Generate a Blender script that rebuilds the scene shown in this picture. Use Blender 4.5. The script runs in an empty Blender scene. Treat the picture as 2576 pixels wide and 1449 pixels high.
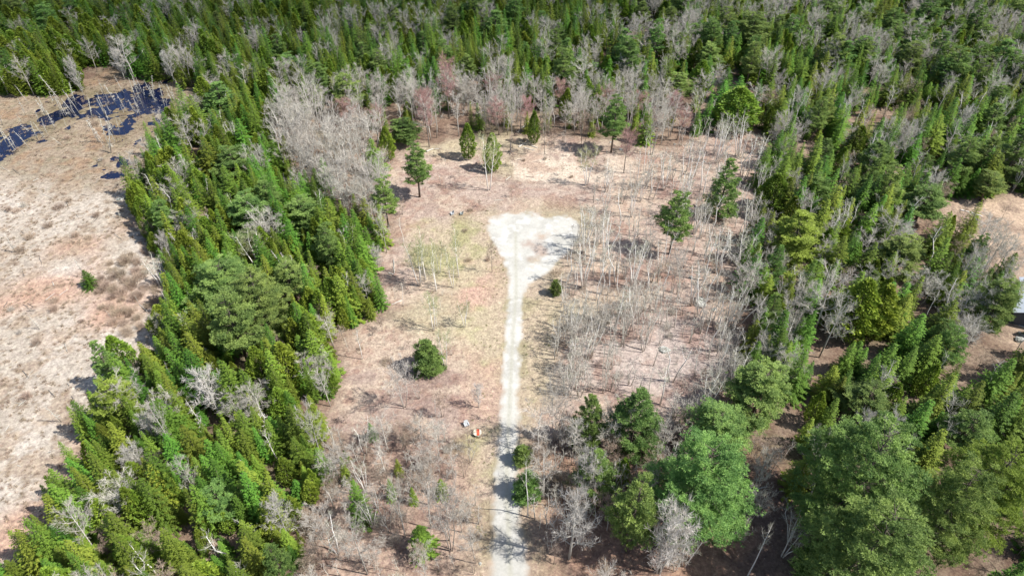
import bpy, math, random
import numpy as np
from mathutils import Vector, Matrix
SC = bpy.context.scene
COL = SC.collection
R = math.radians

# ------------------------------------------------------------------ camera, sky, sun, exposure
CAM_H = 90.0
PITCH = 42.0
cd = bpy.data.cameras.new('camera'); cam = bpy.data.objects.new('camera', cd); COL.objects.link(cam)
cam.location = (0, 0, CAM_H); cam.rotation_euler = (R(90 - PITCH), 0, 0)
cd.sensor_width = 36; cd.lens = 24; cd.clip_start = 1; cd.clip_end = 9000
SC.camera = cam
SUN_EL = 51.0
az = np.array([1.0, -0.24]); az /= np.linalg.norm(az)
S = Vector((az[0]*math.cos(R(SUN_EL)), az[1]*math.cos(R(SUN_EL)), math.sin(R(SUN_EL))))
w = bpy.data.worlds.new('World'); SC.world = w; w.use_nodes = True
nt = w.node_tree; sky = nt.nodes.new('ShaderNodeTexSky'); sky.sky_type = 'NISHITA'; sky.sun_disc = False
sky.sun_elevation = R(SUN_EL); sky.sun_rotation = math.atan2(az[0], az[1])
sky.dust_density = 1.2
bg = nt.nodes['Background']; bg.inputs['Strength'].default_value = 0.095
nt.links.new(sky.outputs[0], bg.inputs[0])
ld = bpy.data.lights.new('sun', 'SUN'); ld.energy = 4.6; ld.angle = R(0.55); ld.color = (1.0, 0.96, 0.90)
lo = bpy.data.objects.new('sun', ld); COL.objects.link(lo); lo.location = (60, -20, 150)
lo.rotation_euler = (-S).to_track_quat('-Z', 'Y').to_euler()
SC.view_settings.view_transform = 'Standard'; SC.view_settings.look = 'None'
SC.view_settings.gamma = 1; SC.view_settings.exposure = 0.75
SC.render.resolution_x = 1024; SC.render.resolution_y = 575

def shade_cloud(tx, ty, rx, ry, rz_, dens, label, alt=620.0, seed=0):
    '''an added, unseen cloud high overhead whose shade falls round (tx, ty)'''
    q = np.random.RandomState(seed); k = alt/S.z
    me = bpy.data.meshes.new('shade_cloud'); V = []; F_ = []; nu, nv = 64, 24
    for i in range(nv+1):
        th = math.pi*i/nv
        for j in range(nu):
            a = 2*math.pi*j/nu; b = 1+.16*math.sin(3*a+seed)+.10*math.sin(7*a+seed*2)+.06*math.sin(13*a)
            V.append((rx*b*math.sin(th)*math.cos(a), ry*b*math.sin(th)*math.sin(a), 26*math.cos(th)*(1+.3*math.sin(5*a+th*4))))
    for i in range(nv):
        for j in range(nu): F_.append((i*nu+j, (i+1)*nu+j, (i+1)*nu+(j+1) % nu, i*nu+(j+1) % nu))
    me.from_pydata(V, [], F_); me.update()
    o = bpy.data.objects.new('shade_cloud', me); COL.objects.link(o); o.location = (tx+S.x*k, ty+S.y*k, alt); o.rotation_euler = (0, 0, rz_)
    o['label'] = label; o['category'] = 'shade_cloud'
    m = bpy.data.materials.new('shade_cloud_veil'); m.use_nodes = True; t = m.node_tree; t.nodes.clear(); N_ = t.nodes.new; L = t.links.new
    out = N_('ShaderNodeOutputMaterial'); mx = N_('ShaderNodeMixShader'); tr = N_('ShaderNodeBsdfTransparent'); df = N_('ShaderNodeBsdfDiffuse'); df.inputs[0].default_value = (.9, .9, .9, 1)
    tc = N_('ShaderNodeTexCoord'); mp = N_('ShaderNodeMapping'); mp.inputs['Scale'].default_value = (1/rx, 1/ry, 0)
    ln = N_('ShaderNodeVectorMath'); ln.operation = 'LENGTH'; mr = N_('ShaderNodeMapRange'); mr.interpolation_type = 'SMOOTHSTEP'
    mr.inputs['From Min'].default_value = .95; mr.inputs['From Max'].default_value = .35; mr.inputs['To Min'].default_value = 0; mr.inputs['To Max'].default_value = dens
    L(tc.outputs['Object'], mp.inputs[0]); L(mp.outputs[0], ln.inputs[0]); L(ln.outputs['Value'], mr.inputs['Value']); L(mr.outputs[0], mx.inputs[0])
    L(tr.outputs[0], mx.inputs[1]); L(df.outputs[0], mx.inputs[2]); L(mx.outputs[0], out.inputs[0]); me.materials.append(m)
shade_cloud(-150, 268, 290, 98, R(-6), .36, 'added unseen cloud shading the far left forest', seed=1)  # both stand out of view, added to darken parts of the woods
shade_cloud(110, 60, 105, 62, R(25), .16, 'added unseen cloud shading the lower right pines', seed=2)

# ------------------------------------------------------------------ picture <-> ground survey (D = 2576 wide plan grid)
FD = 24/36*2576.0; CX, CY = 1288.0, 724.5
sp, cp = math.sin(R(PITCH)), math.cos(R(PITCH))
def proj(x, y, z=0.0):
    """ground metres -> survey grid"""
    dz = z - CAM_H
    depth = y*cp - dz*sp
    up = y*sp + dz*cp
    return CX + FD*x/depth, CY - FD*up/depth
def G(u, v, z=0.0):
    """survey grid -> ground metres at height z"""
    a = (u-CX)/FD; b = (CY-v)/FD
    dirx, diry, dirz = a, cp + b*sp, -sp + b*cp
    t = (z-CAM_H)/dirz
    return dirx*t, diry*t
def hgt(u, v, vtop):
    """height of a thing standing at (u,v) whose top shows at row vtop"""
    x, y = G(u, v)
    b = (CY-vtop)/FD
    # b = (y*sp+dz*cp)/(y*cp-dz*sp)
    dz = (b*y*cp - y*sp)/(cp + b*sp)
    return CAM_H + dz

def inside(px, py, poly):
    px = np.asarray(px, float); py = np.asarray(py, float)
    r = np.zeros(px.shape, bool); n = len(poly)
    for i in range(n):
        x1, y1 = poly[i]; x2, y2 = poly[(i+1) % n]
        if y1 == y2: continue
        c = ((y1 > py) != (y2 > py)) & (px < (x2-x1)*(py-y1)/(y2-y1)+x1)
        r ^= c
    return r
def sdist(px, py, poly):
    """signed distance to a polygon, positive inside"""
    d = np.full(np.shape(px), 1e9); n = len(poly)
    for i in range(n):
        ax, ay = poly[i]; bx, by = poly[(i+1) % n]
        dx, dy = bx-ax, by-ay; L = dx*dx+dy*dy+1e-9
        t = np.clip(((px-ax)*dx+(py-ay)*dy)/L, 0, 1)
        d = np.minimum(d, np.hypot(px-ax-t*dx, py-ay-t*dy))
    return np.where(inside(px, py, poly), d, -d)
def gp(poly): return [G(u, v) for u, v in poly]
_lat = {}
def noise(x, y, scale, seed=0):
    if seed not in _lat: _lat[seed] = np.random.RandomState(seed+11).rand(257, 257)
    A = _lat[seed]; x = np.asarray(x)/scale+seed*17.3; y = np.asarray(y)/scale+seed*7.7
    xi = np.floor(x).astype(int); yi = np.floor(y).astype(int); fx = x-xi; fy = y-yi
    fx = fx*fx*(3-2*fx); fy = fy*fy*(3-2*fy); a = xi % 256; b = yi % 256
    return (A[a, b]*(1-fx)+A[a+1, b]*fx)*(1-fy)+(A[a, b+1]*(1-fx)+A[a+1, b+1]*fx)*fy
def fbm(x, y, s, seed=0, o=4):
    v = 0; a = 1; t = 0
    for i in range(o):
        v = v+a*noise(x, y, s, seed+i); t += a; a *= .55; s *= .47
    return v/t
def sstep(a, b, x):
    t = np.clip((x-a)/(b-a), 0, 1); return t*t*(3-2*t)

# ------------------------------------------------------------------ survey polygons
ROAD = [(1243,1449),(1240,1300),(1246,1200),(1256,1100),(1264,1000),(1270,900),(1278,800),(1283,740),(1281,700),(1270,655),(1253,622),
        (1236,596),(1222,572),(1240,553),(1279,534),(1319,529),(1355,539),(1400,543),(1442,545),(1463,568),(1455,593),(1435,623),(1409,649),(1385,682),(1345,706),
        (1322,728),(1313,760),(1311,800),(1306,900),(1303,1000),(1300,1100),(1300,1200),(1308,1300),(1325,1449),(1390,1800),(1240,1800)]
ROAD_PATCH = [(1328,590),(1350,570),(1392,585),(1385,640),(1364,668),(1338,690),(1324,660),(1320,615)]
POND = [(-60,370),(0,340),(60,318),(130,287),(138,258),(180,236),(270,230),(332,238),(345,222),(375,211),(420,217),(452,240),(468,262),
        (430,277),(402,292),(384,326),(360,320),(380,288),(360,280),(318,282),(304,298),(318,314),(306,356),(284,346),(298,315),(282,288),(230,286),(200,292),(160,308),(90,345),(0,392),(-60,420)]
POND_B = [[(232,408),(240,398),(258,402),(252,416),(236,420)],[(280,394),(300,392),(322,412),(310,424),(292,414)],[(245,375),(252,370),(254,392),(246,392)],[(255,445),(262,430),(300,436),(300,444),(262,452)],[(268,300),(280,310),(300,330),(290,345),(270,340)]]
STRIP = [(345,540),(372,440),(400,390),(430,340),(520,300),(640,260),(700,300),(700,420),(760,480),(860,560),(950,600),(960,640),(930,700),(968,792),(900,835),(862,900),(855,1000),(826,1060),(832,1180),(785,1280),(770,1449),(770,1800),
         (-500,1800),(-60,1500),(70,1430),(120,1330),(190,1210),(215,1110),(275,1000),(305,930),(395,905),(425,820),(432,740),(410,670),(366,600)]
MAPLES = [(690,330),(740,300),(830,300),(930,340),(955,400),(945,450),(1000,560),(985,600),(950,590),(860,545),(760,470),(700,400)]
BELT = [(680,300),(760,292),(880,275),(1000,262),(1250,262),(1450,268),(1480,308),(1700,300),(1760,310),(1740,345),(1700,372),(1560,352),(1350,340),(1200,342),(1060,362),(960,402),(930,335),(830,295),(720,300)]
BOG = [(-900,250),(0,246),(200,238),(222,205),(262,172),(290,178),(300,205),(370,206),(450,215),(512,240),(522,282),(430,335),(398,385),(345,480),(340,540),(366,600),(410,670),(432,740),(425,820),(395,905),(305,930),(275,1000),(215,1110),(190,1210),(120,1330),(70,1430),(-60,1500),(-500,1800),(-900,1800)]
CLEAR = [(950,440),(1000,388),(1080,366),(1200,345),(1350,343),(1560,355),(1700,374),(1760,340),(1930,335),(1935,420),(1900,470),(1905,540),(1872,640),(1862,700),(1850,820),(1872,860),(1855,1000),(1830,1100),(1700,1100),(1420,1130),(1320,1110),(1300,1800),(1240,1800),(1180,1300),(1185,1120),
         (1050,1095),(830,1110),(826,1060),(855,1000),(862,900),(900,835),(968,792),(930,700),(960,640),(1000,600),(1000,560),(950,500)]
BIRCHES = [(1480,420),(1560,400),(1760,350),(1900,400),(1900,540),(1870,650),(1850,840),(1420,870),(1400,800),(1400,700),(1470,600),(1490,520)]
THICKET = [(1385,850),(1480,790),(1640,770),(1850,820),(1850,990),(1720,1080),(1640,1010),(1500,990),(1420,1010),(1390,950)]
MIX_L = [(832,1180),(826,1110),(1050,1095),(1185,1120),(1215,1300),(1225,1449),(1225,1800),(770,1800),(770,1449),(785,1280)]
MIX_R = [(1320,1090),(1420,1100),(1700,1090),(1850,1120),(1990,1180),(1990,1800),(1400,1800),(1330,1449),(1315,1300)]
GLADE = [(1800,1120),(1990,1140),(1985,1300),(1990,1800),(1740,1800),(1750,1449),(1830,1300)]
OPEN_A = [(2365,512),(2576,490),(2700,480),(2900,700),(2900,900),(2576,900),(2500,860),(2540,790),(2520,700),(2490,640),(2400,590),(2360,560)]
OPEN_B = [(2225,430),(2300,425),(2400,440),(2360,470),(2240,470)]
OPEN_C = [(2455,1100),(2560,1130),(2540,1170),(2450,1140)]
YELLOW = [(1070,560),(1220,560),(1270,650),(1275,800),(1262,1000),(1245,1150),(1200,1200),(1180,1050),(1200,850),(1120,700),(1030,660)]
VERGE = [(1315,745),(1390,740),(1400,860),(1360,1000),(1330,1080),(1302,1080),(1306,900)]
PALE = [(1100,420),(1250,385),(1400,372),(1560,400),(1600,440),(1500,470),(1330,475),(1180,470)]

# ------------------------------------------------------------------ mesh builder
class MB:
    def __init__(s): s.v = []; s.f = []; s.t = []; s.n = 0
    def quads(s, q, tone):                       # q (N,4,3)
        q = np.asarray(q, float); N = len(q)
        if N == 0: return
        s.v.append(q.reshape(-1, 3)); s.f.append(np.arange(N*4).reshape(N, 4)+s.n); s.n += N*4
        tone = np.broadcast_to(np.asarray(tone, float), (N,)); s.t.append(np.repeat(tone, 4))
    def tube(s, pts, rad, sides=5, tone=.5, cap=True):
        pts = np.asarray(pts, float); rad = np.broadcast_to(rad, (len(pts),))
        rings = []
        for i, p in enumerate(pts):
            d = pts[min(i+1, len(pts)-1)]-pts[max(i-1, 0)]; d = d/(np.linalg.norm(d)+1e-9)
            a = np.cross(d, [0.31, .95, .05]); a /= np.linalg.norm(a)+1e-9; b = np.cross(d, a)
            th = np.arange(sides)*2*math.pi/sides
            rings.append(p+rad[i]*(np.outer(np.cos(th), a)+np.outer(np.sin(th), b)))
        V = np.concatenate(rings); m = len(pts); F = []
        for i in range(m-1):
            for k in range(sides):
                F.append((i*sides+k, i*sides+(k+1) % sides, (i+1)*sides+(k+1) % sides, (i+1)*sides+k))
        if cap:
            c = len(V); V = np.concatenate([V, [pts[-1]], [pts[0]]])
            for k in range(sides):
                F.append(((m-1)*sides+k, (m-1)*sides+(k+1) % sides, c, c)); F.append(((k+1) % sides, k, c+1, c+1))
        s.v.append(V); s.f.append(np.array(F)+s.n); s.n += len(V); s.t.append(np.full(len(V), tone))
    def mesh(s, name, mat, smooth=False):
        V = np.concatenate(s.v); F = np.concatenate(s.f); T = np.concatenate(s.t)
        tri = F[:, 2] == F[:, 3]
        me = bpy.data.meshes.new(name)
        cnt = np.where(tri, 3, 4); tot = int(cnt.sum())
        keep = np.ones(F.shape, bool); keep[tri, 3] = False
        loops = F[keep]
        me.vertices.add(len(V)); me.vertices.foreach_set('co', V.astype('f').ravel())
        me.loops.add(tot); me.loops.foreach_set('vertex_index', loops.astype('i'))
        me.polygons.add(len(F)); st = np.concatenate([[0], np.cumsum(cnt)[:-1]])
        me.polygons.foreach_set('loop_start', st.astype('i'))
        if smooth: me.polygons.foreach_set('use_smooth', np.ones(len(F), bool))
        a = me.attributes.new('tone', 'FLOAT', 'POINT'); a.data.foreach_set('value', T.astype('f'))
        me.update(calc_edges=True); me.validate()
        me.materials.append(mat); return me
def unit(a): return a/(np.linalg.norm(a, axis=-1, keepdims=True)+1e-9)
def cards(p, d, n, L, W, taper=.45):
    """leaf / needle-spray quads starting at p, running along d, lying in the plane with normal n"""
    d = unit(d); s = unit(np.cross(d, n)); L = np.reshape(L, (-1, 1)); W = np.reshape(W, (-1, 1))
    m = p+d*L
    return np.stack([p-s*W*.25, p+d*L*.5-s*W*.5, m, p+d*L*.5+s*W*.5], 1)

# ------------------------------------------------------------------ materials
def mat(name): 
    m = bpy.data.materials.new(name); m.use_nodes = True; return m, m.node_tree, m.node_tree.nodes['Principled BSDF']
def N(nt, t, **k):
    n = nt.nodes.new(t)
    for a, b in k.items(): setattr(n, a, b)
    return n
def leafmat(name, dark, light, hue=.025, val=.3, trans=.25, rough=.6):
    m, nt, b = mat(name); L = nt.links.new
    at = N(nt, 'ShaderNodeAttribute', attribute_name='tone'); oi = N(nt, 'ShaderNodeObjectInfo')
    mx = N(nt, 'ShaderNodeMix', data_type='RGBA'); mx.inputs['A'].default_value = (*dark, 1); mx.inputs['B'].default_value = (*light, 1)
    L(at.outputs['Fac'], mx.inputs['Factor'])
    hs = N(nt, 'ShaderNodeHueSaturation')
    mr = N(nt, 'ShaderNodeMapRange'); mr.inputs['To Min'].default_value = .5-hue; mr.inputs['To Max'].default_value = .5+hue
    L(oi.outputs['Random'], mr.inputs['Value']); L(mr.outputs[0], hs.inputs['Hue'])
    wn = N(nt, 'ShaderNodeTexWhiteNoise', noise_dimensions='1D'); L(oi.outputs['Random'], wn.inputs['W'])
    mv = N(nt, 'ShaderNodeMapRange'); mv.inputs['To Min'].default_value = 1-val; mv.inputs['To Max'].default_value = 1+val
    L(wn.outputs['Value'], mv.inputs['Value']); L(mv.outputs[0], hs.inputs['Value'])
    L(mx.outputs['Result'], hs.inputs['Color']); L(hs.outputs[0], b.inputs['Base Color'])
    b.inputs['Roughness'].default_value = rough; b.inputs['Specular IOR Level'].default_value = .25
    if trans:
        tr = N(nt, 'ShaderNodeBsdfTranslucent'); L(hs.outputs[0], tr.inputs['Color'])
        ms = N(nt, 'ShaderNodeMixShader'); ms.inputs[0].default_value = trans
        L(b.outputs[0], ms.inputs[1]); L(tr.outputs[0], ms.inputs[2]); L(ms.outputs[0], nt.nodes['Material Output'].inputs['Surface'])
    return m
M = {}
M['spruce'] = leafmat('spruce_needles', (.055, .115, .016), (.20, .30, .038), .042, .36, .22)
M['cedar'] = leafmat('cedar_foliage', (.09, .15, .020), (.27, .36, .042), .018, .25, .22)
M['pine'] = leafmat('pine_needles', (.065, .135, .038), (.34, .47, .125), .024, .2, .28)
M['pineyellow'] = leafmat('pine_needles_yellow', (.15, .21, .035), (.38, .48, .085), .012, .15, .28)
M['bark'] = leafmat('conifer_bark', (.09, .075, .06), (.16, .13, .11), .01, .2, 0, .9)
M['greybark'] = leafmat('grey_bark', (.30, .28, .25), (.56, .53, .48), .01, .25, 0, .9)
M['darkbark'] = leafmat('dark_bark', (.12, .105, .095), (.22, .2, .18), .01, .25, 0, .9)
M['twig'] = leafmat('grey_twigs', (.36, .33, .285), (.64, .60, .53), .015, .15, .2, .85)
M['redtwig'] = leafmat('red_budding_twigs', (.36, .21, .19), (.56, .37, .33), .012, .2, .15, .8)
M['browntwig'] = leafmat('brown_twigs', (.28, .21, .16), (.50, .40, .31), .015, .2, .1, .85)
M['olivetwig'] = leafmat('olive_budding_twigs', (.33, .34, .17), (.56, .58, .33), .02, .2, .25, .8)
M['birchtwig'] = leafmat('pale_birch_twigs', (.33, .32, .24), (.60, .58, .48), .02, .2, .2, .8)
M['paletwig'] = leafmat('pale_sapling_twigs', (.48, .45, .41), (.72, .68, .63), .012, .15, .25, .8)
M['snag'] = leafmat('weathered_dead_wood', (.33, .32, .28), (.58, .56, .50), .02, .25, 0, .9)
M['straw'] = leafmat('dry_straw', (.30, .23, .17), (.48, .39, .30), .015, .2, .2, .85)
M['grassgreen'] = leafmat('spring_grass', (.16, .2, .06), (.33, .36, .13), .02, .2, .3, .8)
def birchbark():
    m, nt, b = mat('white_birch_bark'); L = nt.links.new
    tc = N(nt, 'ShaderNodeTexCoord'); mp = N(nt, 'ShaderNodeMapping'); mp.inputs['Scale'].default_value = (3, 3, 9)
    nz = N(nt, 'ShaderNodeTexNoise'); nz.inputs['Scale'].default_value = 1.2
    cr = N(nt, 'ShaderNodeValToRGB'); e = cr.color_ramp.elements
    e[0].position = .32; e[0].color = (.12, .1, .09, 1); e[1].position = .42; e[1].color = (.82, .79, .74, 1)
    L(tc.outputs['Object'], mp.inputs[0]); L(mp.outputs[0], nz.inputs['Vector']); L(nz.outputs['Fac'], cr.inputs[0]); L(cr.outputs[0], b.inputs['Base Color'])
    b.inputs['Roughness'].default_value = .8
    return m
M['birch'] = birchbark()
def plain(name, col, rough=.6, nscale=6, var=.15, metal=0):
    m, nt, b = mat(name); L = nt.links.new
    tc = N(nt, 'ShaderNodeTexCoord'); nz = N(nt, 'ShaderNodeTexNoise'); nz.inputs['Scale'].default_value = nscale; nz.inputs['Detail'].default_value = 5
    L(tc.outputs['Object'], nz.inputs['Vector'])
    mr = N(nt, 'ShaderNodeMapRange'); mr.inputs['From Min'].default_value = .3; mr.inputs['From Max'].default_value = .7
    mr.inputs['To Min'].default_value = 1-var; mr.inputs['To Max'].default_value = 1+var
    L(nz.outputs['Fac'], mr.inputs['Value'])
    hs = N(nt, 'ShaderNodeHueSaturation'); hs.inputs['Color'].default_value = (*col, 1); L(mr.outputs[0], hs.inputs['Value'])
    L(hs.outputs[0], b.inputs['Base Color']); b.inputs['Roughness'].default_value = rough; b.inputs['Metallic'].default_value = metal
    return m
M['whiteplastic'] = plain('white_painted_plastic', (.50, .53, .55), .5)
M['greyplastic'] = plain('weathered_grey_plastic', (.36, .40, .38), .6)
M['concrete'] = plain('pale_concrete', (.5, .47, .4), .9)
M['cream'] = plain('cream_paint', (.68, .64, .48), .7)
M['orange'] = plain('orange_paint', (.50, .085, .035), .6)
M['metalroof'] = plain('grey_metal_roof', (.55, .60, .66), .4, 3, .06)
M['wall'] = plain('dark_wall_boards', (.10, .11, .13), .8)
M['glass'] = plain('window_glass', (.03, .04, .05), .1)
M['paving'] = plain('pale_paving', (.5, .5, .5), .9)
M['charred'] = plain('dark_soil_roots', (.035, .028, .024), .95, 4, .4)
M['tarp'] = plain('white_sheet', (.75, .72, .74), .7)
def rockmat():
    m, nt, b = mat('grey_granite'); L = nt.links.new
    tc = N(nt, 'ShaderNodeTexCoord'); nz = N(nt, 'ShaderNodeTexNoise'); nz.inputs['Scale'].default_value = 2.2; nz.inputs['Detail'].default_value = 8
    cr = N(nt, 'ShaderNodeValToRGB'); e = cr.color_ramp.elements; e[0].position = .35; e[0].color = (.14, .15, .12, 1); e[1].position = .68; e[1].color = (.5, .49, .46, 1)
    L(tc.outputs['Object'], nz.inputs['Vector']); L(nz.outputs['Fac'], cr.inputs[0]); L(cr.outputs[0], b.inputs['Base Color']); b.inputs['Roughness'].default_value = .9
    return m
M['rock'] = rockmat()
def groundmat(name, gravel=False):
    m, nt, b = mat(name); L = nt.links.new
    at = N(nt, 'ShaderNodeAttribute', attribute_name='soil'); tc = N(nt, 'ShaderNodeTexCoord')
    n1 = N(nt, 'ShaderNodeTexNoise'); n1.inputs['Scale'].default_value = 1.1; n1.inputs['Detail'].default_value = 9; n1.inputs['Roughness'].default_value = .72
    n2 = N(nt, 'ShaderNodeTexNoise'); n2.inputs['Scale'].default_value = 2.6; n2.inputs['Detail'].default_value = 6; n2.inputs['Roughness'].default_value = .8
    n3 = N(nt, 'ShaderNodeTexVoronoi'); n3.inputs['Scale'].default_value = 2.6
    for n in (n1, n2, n3): L(tc.outputs['Object'], n.inputs['Vector'])
    r1 = N(nt, 'ShaderNodeMapRange'); r1.inputs['From Min'].default_value = .33; r1.inputs['From Max'].default_value = .67
    lo, hi = (.93, 1.06) if gravel else (.66, 1.32)
    r1.inputs['To Min'].default_value = lo; r1.inputs['To Max'].default_value = hi; L(n1.outputs['Fac'], r1.inputs['Value'])
    hs = N(nt, 'ShaderNodeHueSaturation'); L(at.outputs['Color'], hs.inputs['Color']); L(r1.outputs[0], hs.inputs['Value'])
    if not gravel:
        r2 = N(nt, 'ShaderNodeMapRange'); r2.inputs['From Min'].default_value = .35; r2.inputs['From Max'].default_value = .65; r2.inputs['To Min'].default_value = .482; r2.inputs['To Max'].default_value = .518
        L(n2.outputs['Fac'], r2.inputs['Value']); L(r2.outputs[0], hs.inputs['Hue'])
        # scattered pale leaves and chips
        sp_ = N(nt, 'ShaderNodeMapRange'); sp_.inputs['From Min'].default_value = .10; sp_.inputs['From Max'].default_value = .16; sp_.inputs['To Min'].default_value = 1; sp_.inputs['To Max'].default_value = 0
        L(n3.outputs['Distance'], sp_.inputs['Value'])
        sc = N(nt, 'ShaderNodeSeparateColor'); L(n3.outputs['Color'], sc.inputs[0])
        th = N(nt, 'ShaderNodeMath', operation='GREATER_THAN'); th.inputs[1].default_value = .8; L(sc.outputs[0], th.inputs[0])
        mu = N(nt, 'ShaderNodeMath', operation='MULTIPLY'); L(sp_.outputs[0], mu.inputs[0]); L(th.outputs[0], mu.inputs[1])
        m2 = N(nt, 'ShaderNodeMath', operation='MULTIPLY'); L(mu.outputs[0], m2.inputs[0]); m2.inputs[1].default_value = .55
        mx = N(nt, 'ShaderNodeMix', data_type='RGBA'); mx.inputs['B'].default_value = (.62, .55, .48, 1)
        L(m2.outputs[0], mx.inputs['Factor']); L(hs.outputs[0], mx.inputs['A']); L(mx.outputs['Result'], b.inputs['Base Color'])
    else: L(hs.outputs[0], b.inputs['Base Color'])
    fv = N(nt, 'ShaderNodeMapRange'); fv.inputs['From Min'].default_value = .36; fv.inputs['From Max'].default_value = .64; fv.inputs['To Min'].default_value = .9 if gravel else .72; fv.inputs['To Max'].default_value = 1.08 if gravel else 1.28
    L(n2.outputs['Fac'], fv.inputs['Value']); mm = N(nt, 'ShaderNodeMath', operation='MULTIPLY'); L(r1.outputs[0], mm.inputs[0]); L(fv.outputs[0], mm.inputs[1]); L(mm.outputs[0], hs.inputs['Value'])
    bp = N(nt, 'ShaderNodeBump'); bp.inputs['Strength'].default_value = .25 if gravel else .7; bp.inputs['Distance'].default_value = .12
    L(n2.outputs['Fac'], bp.inputs['Height']); L(bp.outputs[0], b.inputs['Normal'])
    b.inputs['Roughness'].default_value = .95; b.inputs['Specular IOR Level'].default_value = .1
    return m
M['ground'] = groundmat('leaf_litter_and_dry_grass'); M['gravel'] = groundmat('pale_crushed_gravel', True)
def watermat():
    m, nt, b = mat('dark_bog_water'); L = nt.links.new
    b.inputs['Base Color'].default_value = (.006, .009, .034, 1); b.inputs['Roughness'].default_value = .03; b.inputs['IOR'].default_value = 1.5  # blue of the reflected sky is tinted into the base colour
    tc = N(nt, 'ShaderNodeTexCoord'); nz = N(nt, 'ShaderNodeTexNoise'); nz.inputs['Scale'].default_value = 2.5; L(tc.outputs['Object'], nz.inputs['Vector'])
    bp = N(nt, 'ShaderNodeBump'); bp.inputs['Strength'].default_value = .06; bp.inputs['Distance'].default_value = .05; L(nz.outputs['Fac'], bp.inputs['Height']); L(bp.outputs[0], b.inputs['Normal'])
    return m
M['water'] = watermat()

# ------------------------------------------------------------------ setting: ground, road, pond water
def axis(a, b, s, lo, hi):
    fine = np.arange(a, b+1e-6, s)
    def ext(x, lim, sgn):
        o = []; st = s*2
        while (lim-x)*sgn > 0: x = x+sgn*st; o.append(x); st *= 1.5
        return o
    return np.array(ext(a, lo, -1)[::-1]+list(fine)+ext(b, hi, 1))
def gridmesh(name, X, Y, Z, C, material, keep=None, smooth=True):
    nx, ny = X.shape
    V = np.stack([X, Y, Z], -1).reshape(-1, 3)
    idx = np.arange(nx*ny).reshape(nx, ny)
    F = np.stack([idx[:-1, :-1], idx[1:, :-1], idx[1:, 1:], idx[:-1, 1:]], -1).reshape(-1, 4)
    C = C.reshape(-1, 3)
    if keep is not None:
        F = F[keep.ravel()]; used = np.unique(F); mp = np.zeros(nx*ny, int); mp[used] = np.arange(len(used)); F = mp[F]; V = V[used]; C = C[used]
    me = bpy.data.meshes.new(name)
    me.vertices.add(len(V)); me.vertices.foreach_set('co', V.astype('f').ravel())
    me.loops.add(F.size); me.loops.foreach_set('vertex_index', F.astype('i').ravel())
    me.polygons.add(len(F)); me.polygons.foreach_set('loop_start', (np.arange(len(F))*4).astype('i'))
    me.polygons.foreach_set('use_smooth', np.full(len(F), smooth))
    a = me.attributes.new('soil', 'FLOAT_COLOR', 'POINT'); a.data.foreach_set('color', np.concatenate([C, np.ones((len(C), 1))], 1).astype('f').ravel())
    me.update(calc_edges=True); me.materials.append(material)
    o = bpy.data.objects.new(name, me); COL.objects.link(o); o['kind'] = 'structure'; return o
GROAD = gp(ROAD); GPATCH = gp(ROAD_PATCH); GPOND = gp(POND)
def road_mask(x, y):
    d = sdist(x, y, GROAD); d2 = sdist(x, y, GPATCH)
    n = fbm(x, y, 3.0, 30, 4)-.5; n2 = noise(x, y, .5, 36)-.5
    far = sstep(118, 128, y)                      # turning circle has looser edges
    m = .5+(d+n*(1.1+5.0*far)-.9*far+n2*(.4+.9*far))/(1.9+3.6*far)
    m = np.clip(m, 0, 1)-np.clip(.5+(d2+n*7)/4.0, 0, 1)*.62-.34*sstep(9, 20, x)*(y > 118)-.45*far*sstep(.50, .68, fbm(x, y, 5, 38, 4))*sstep(7, 1, d)
    # grassy strip between the wheel tracks
    return np.clip(m, 0, 1)
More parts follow.
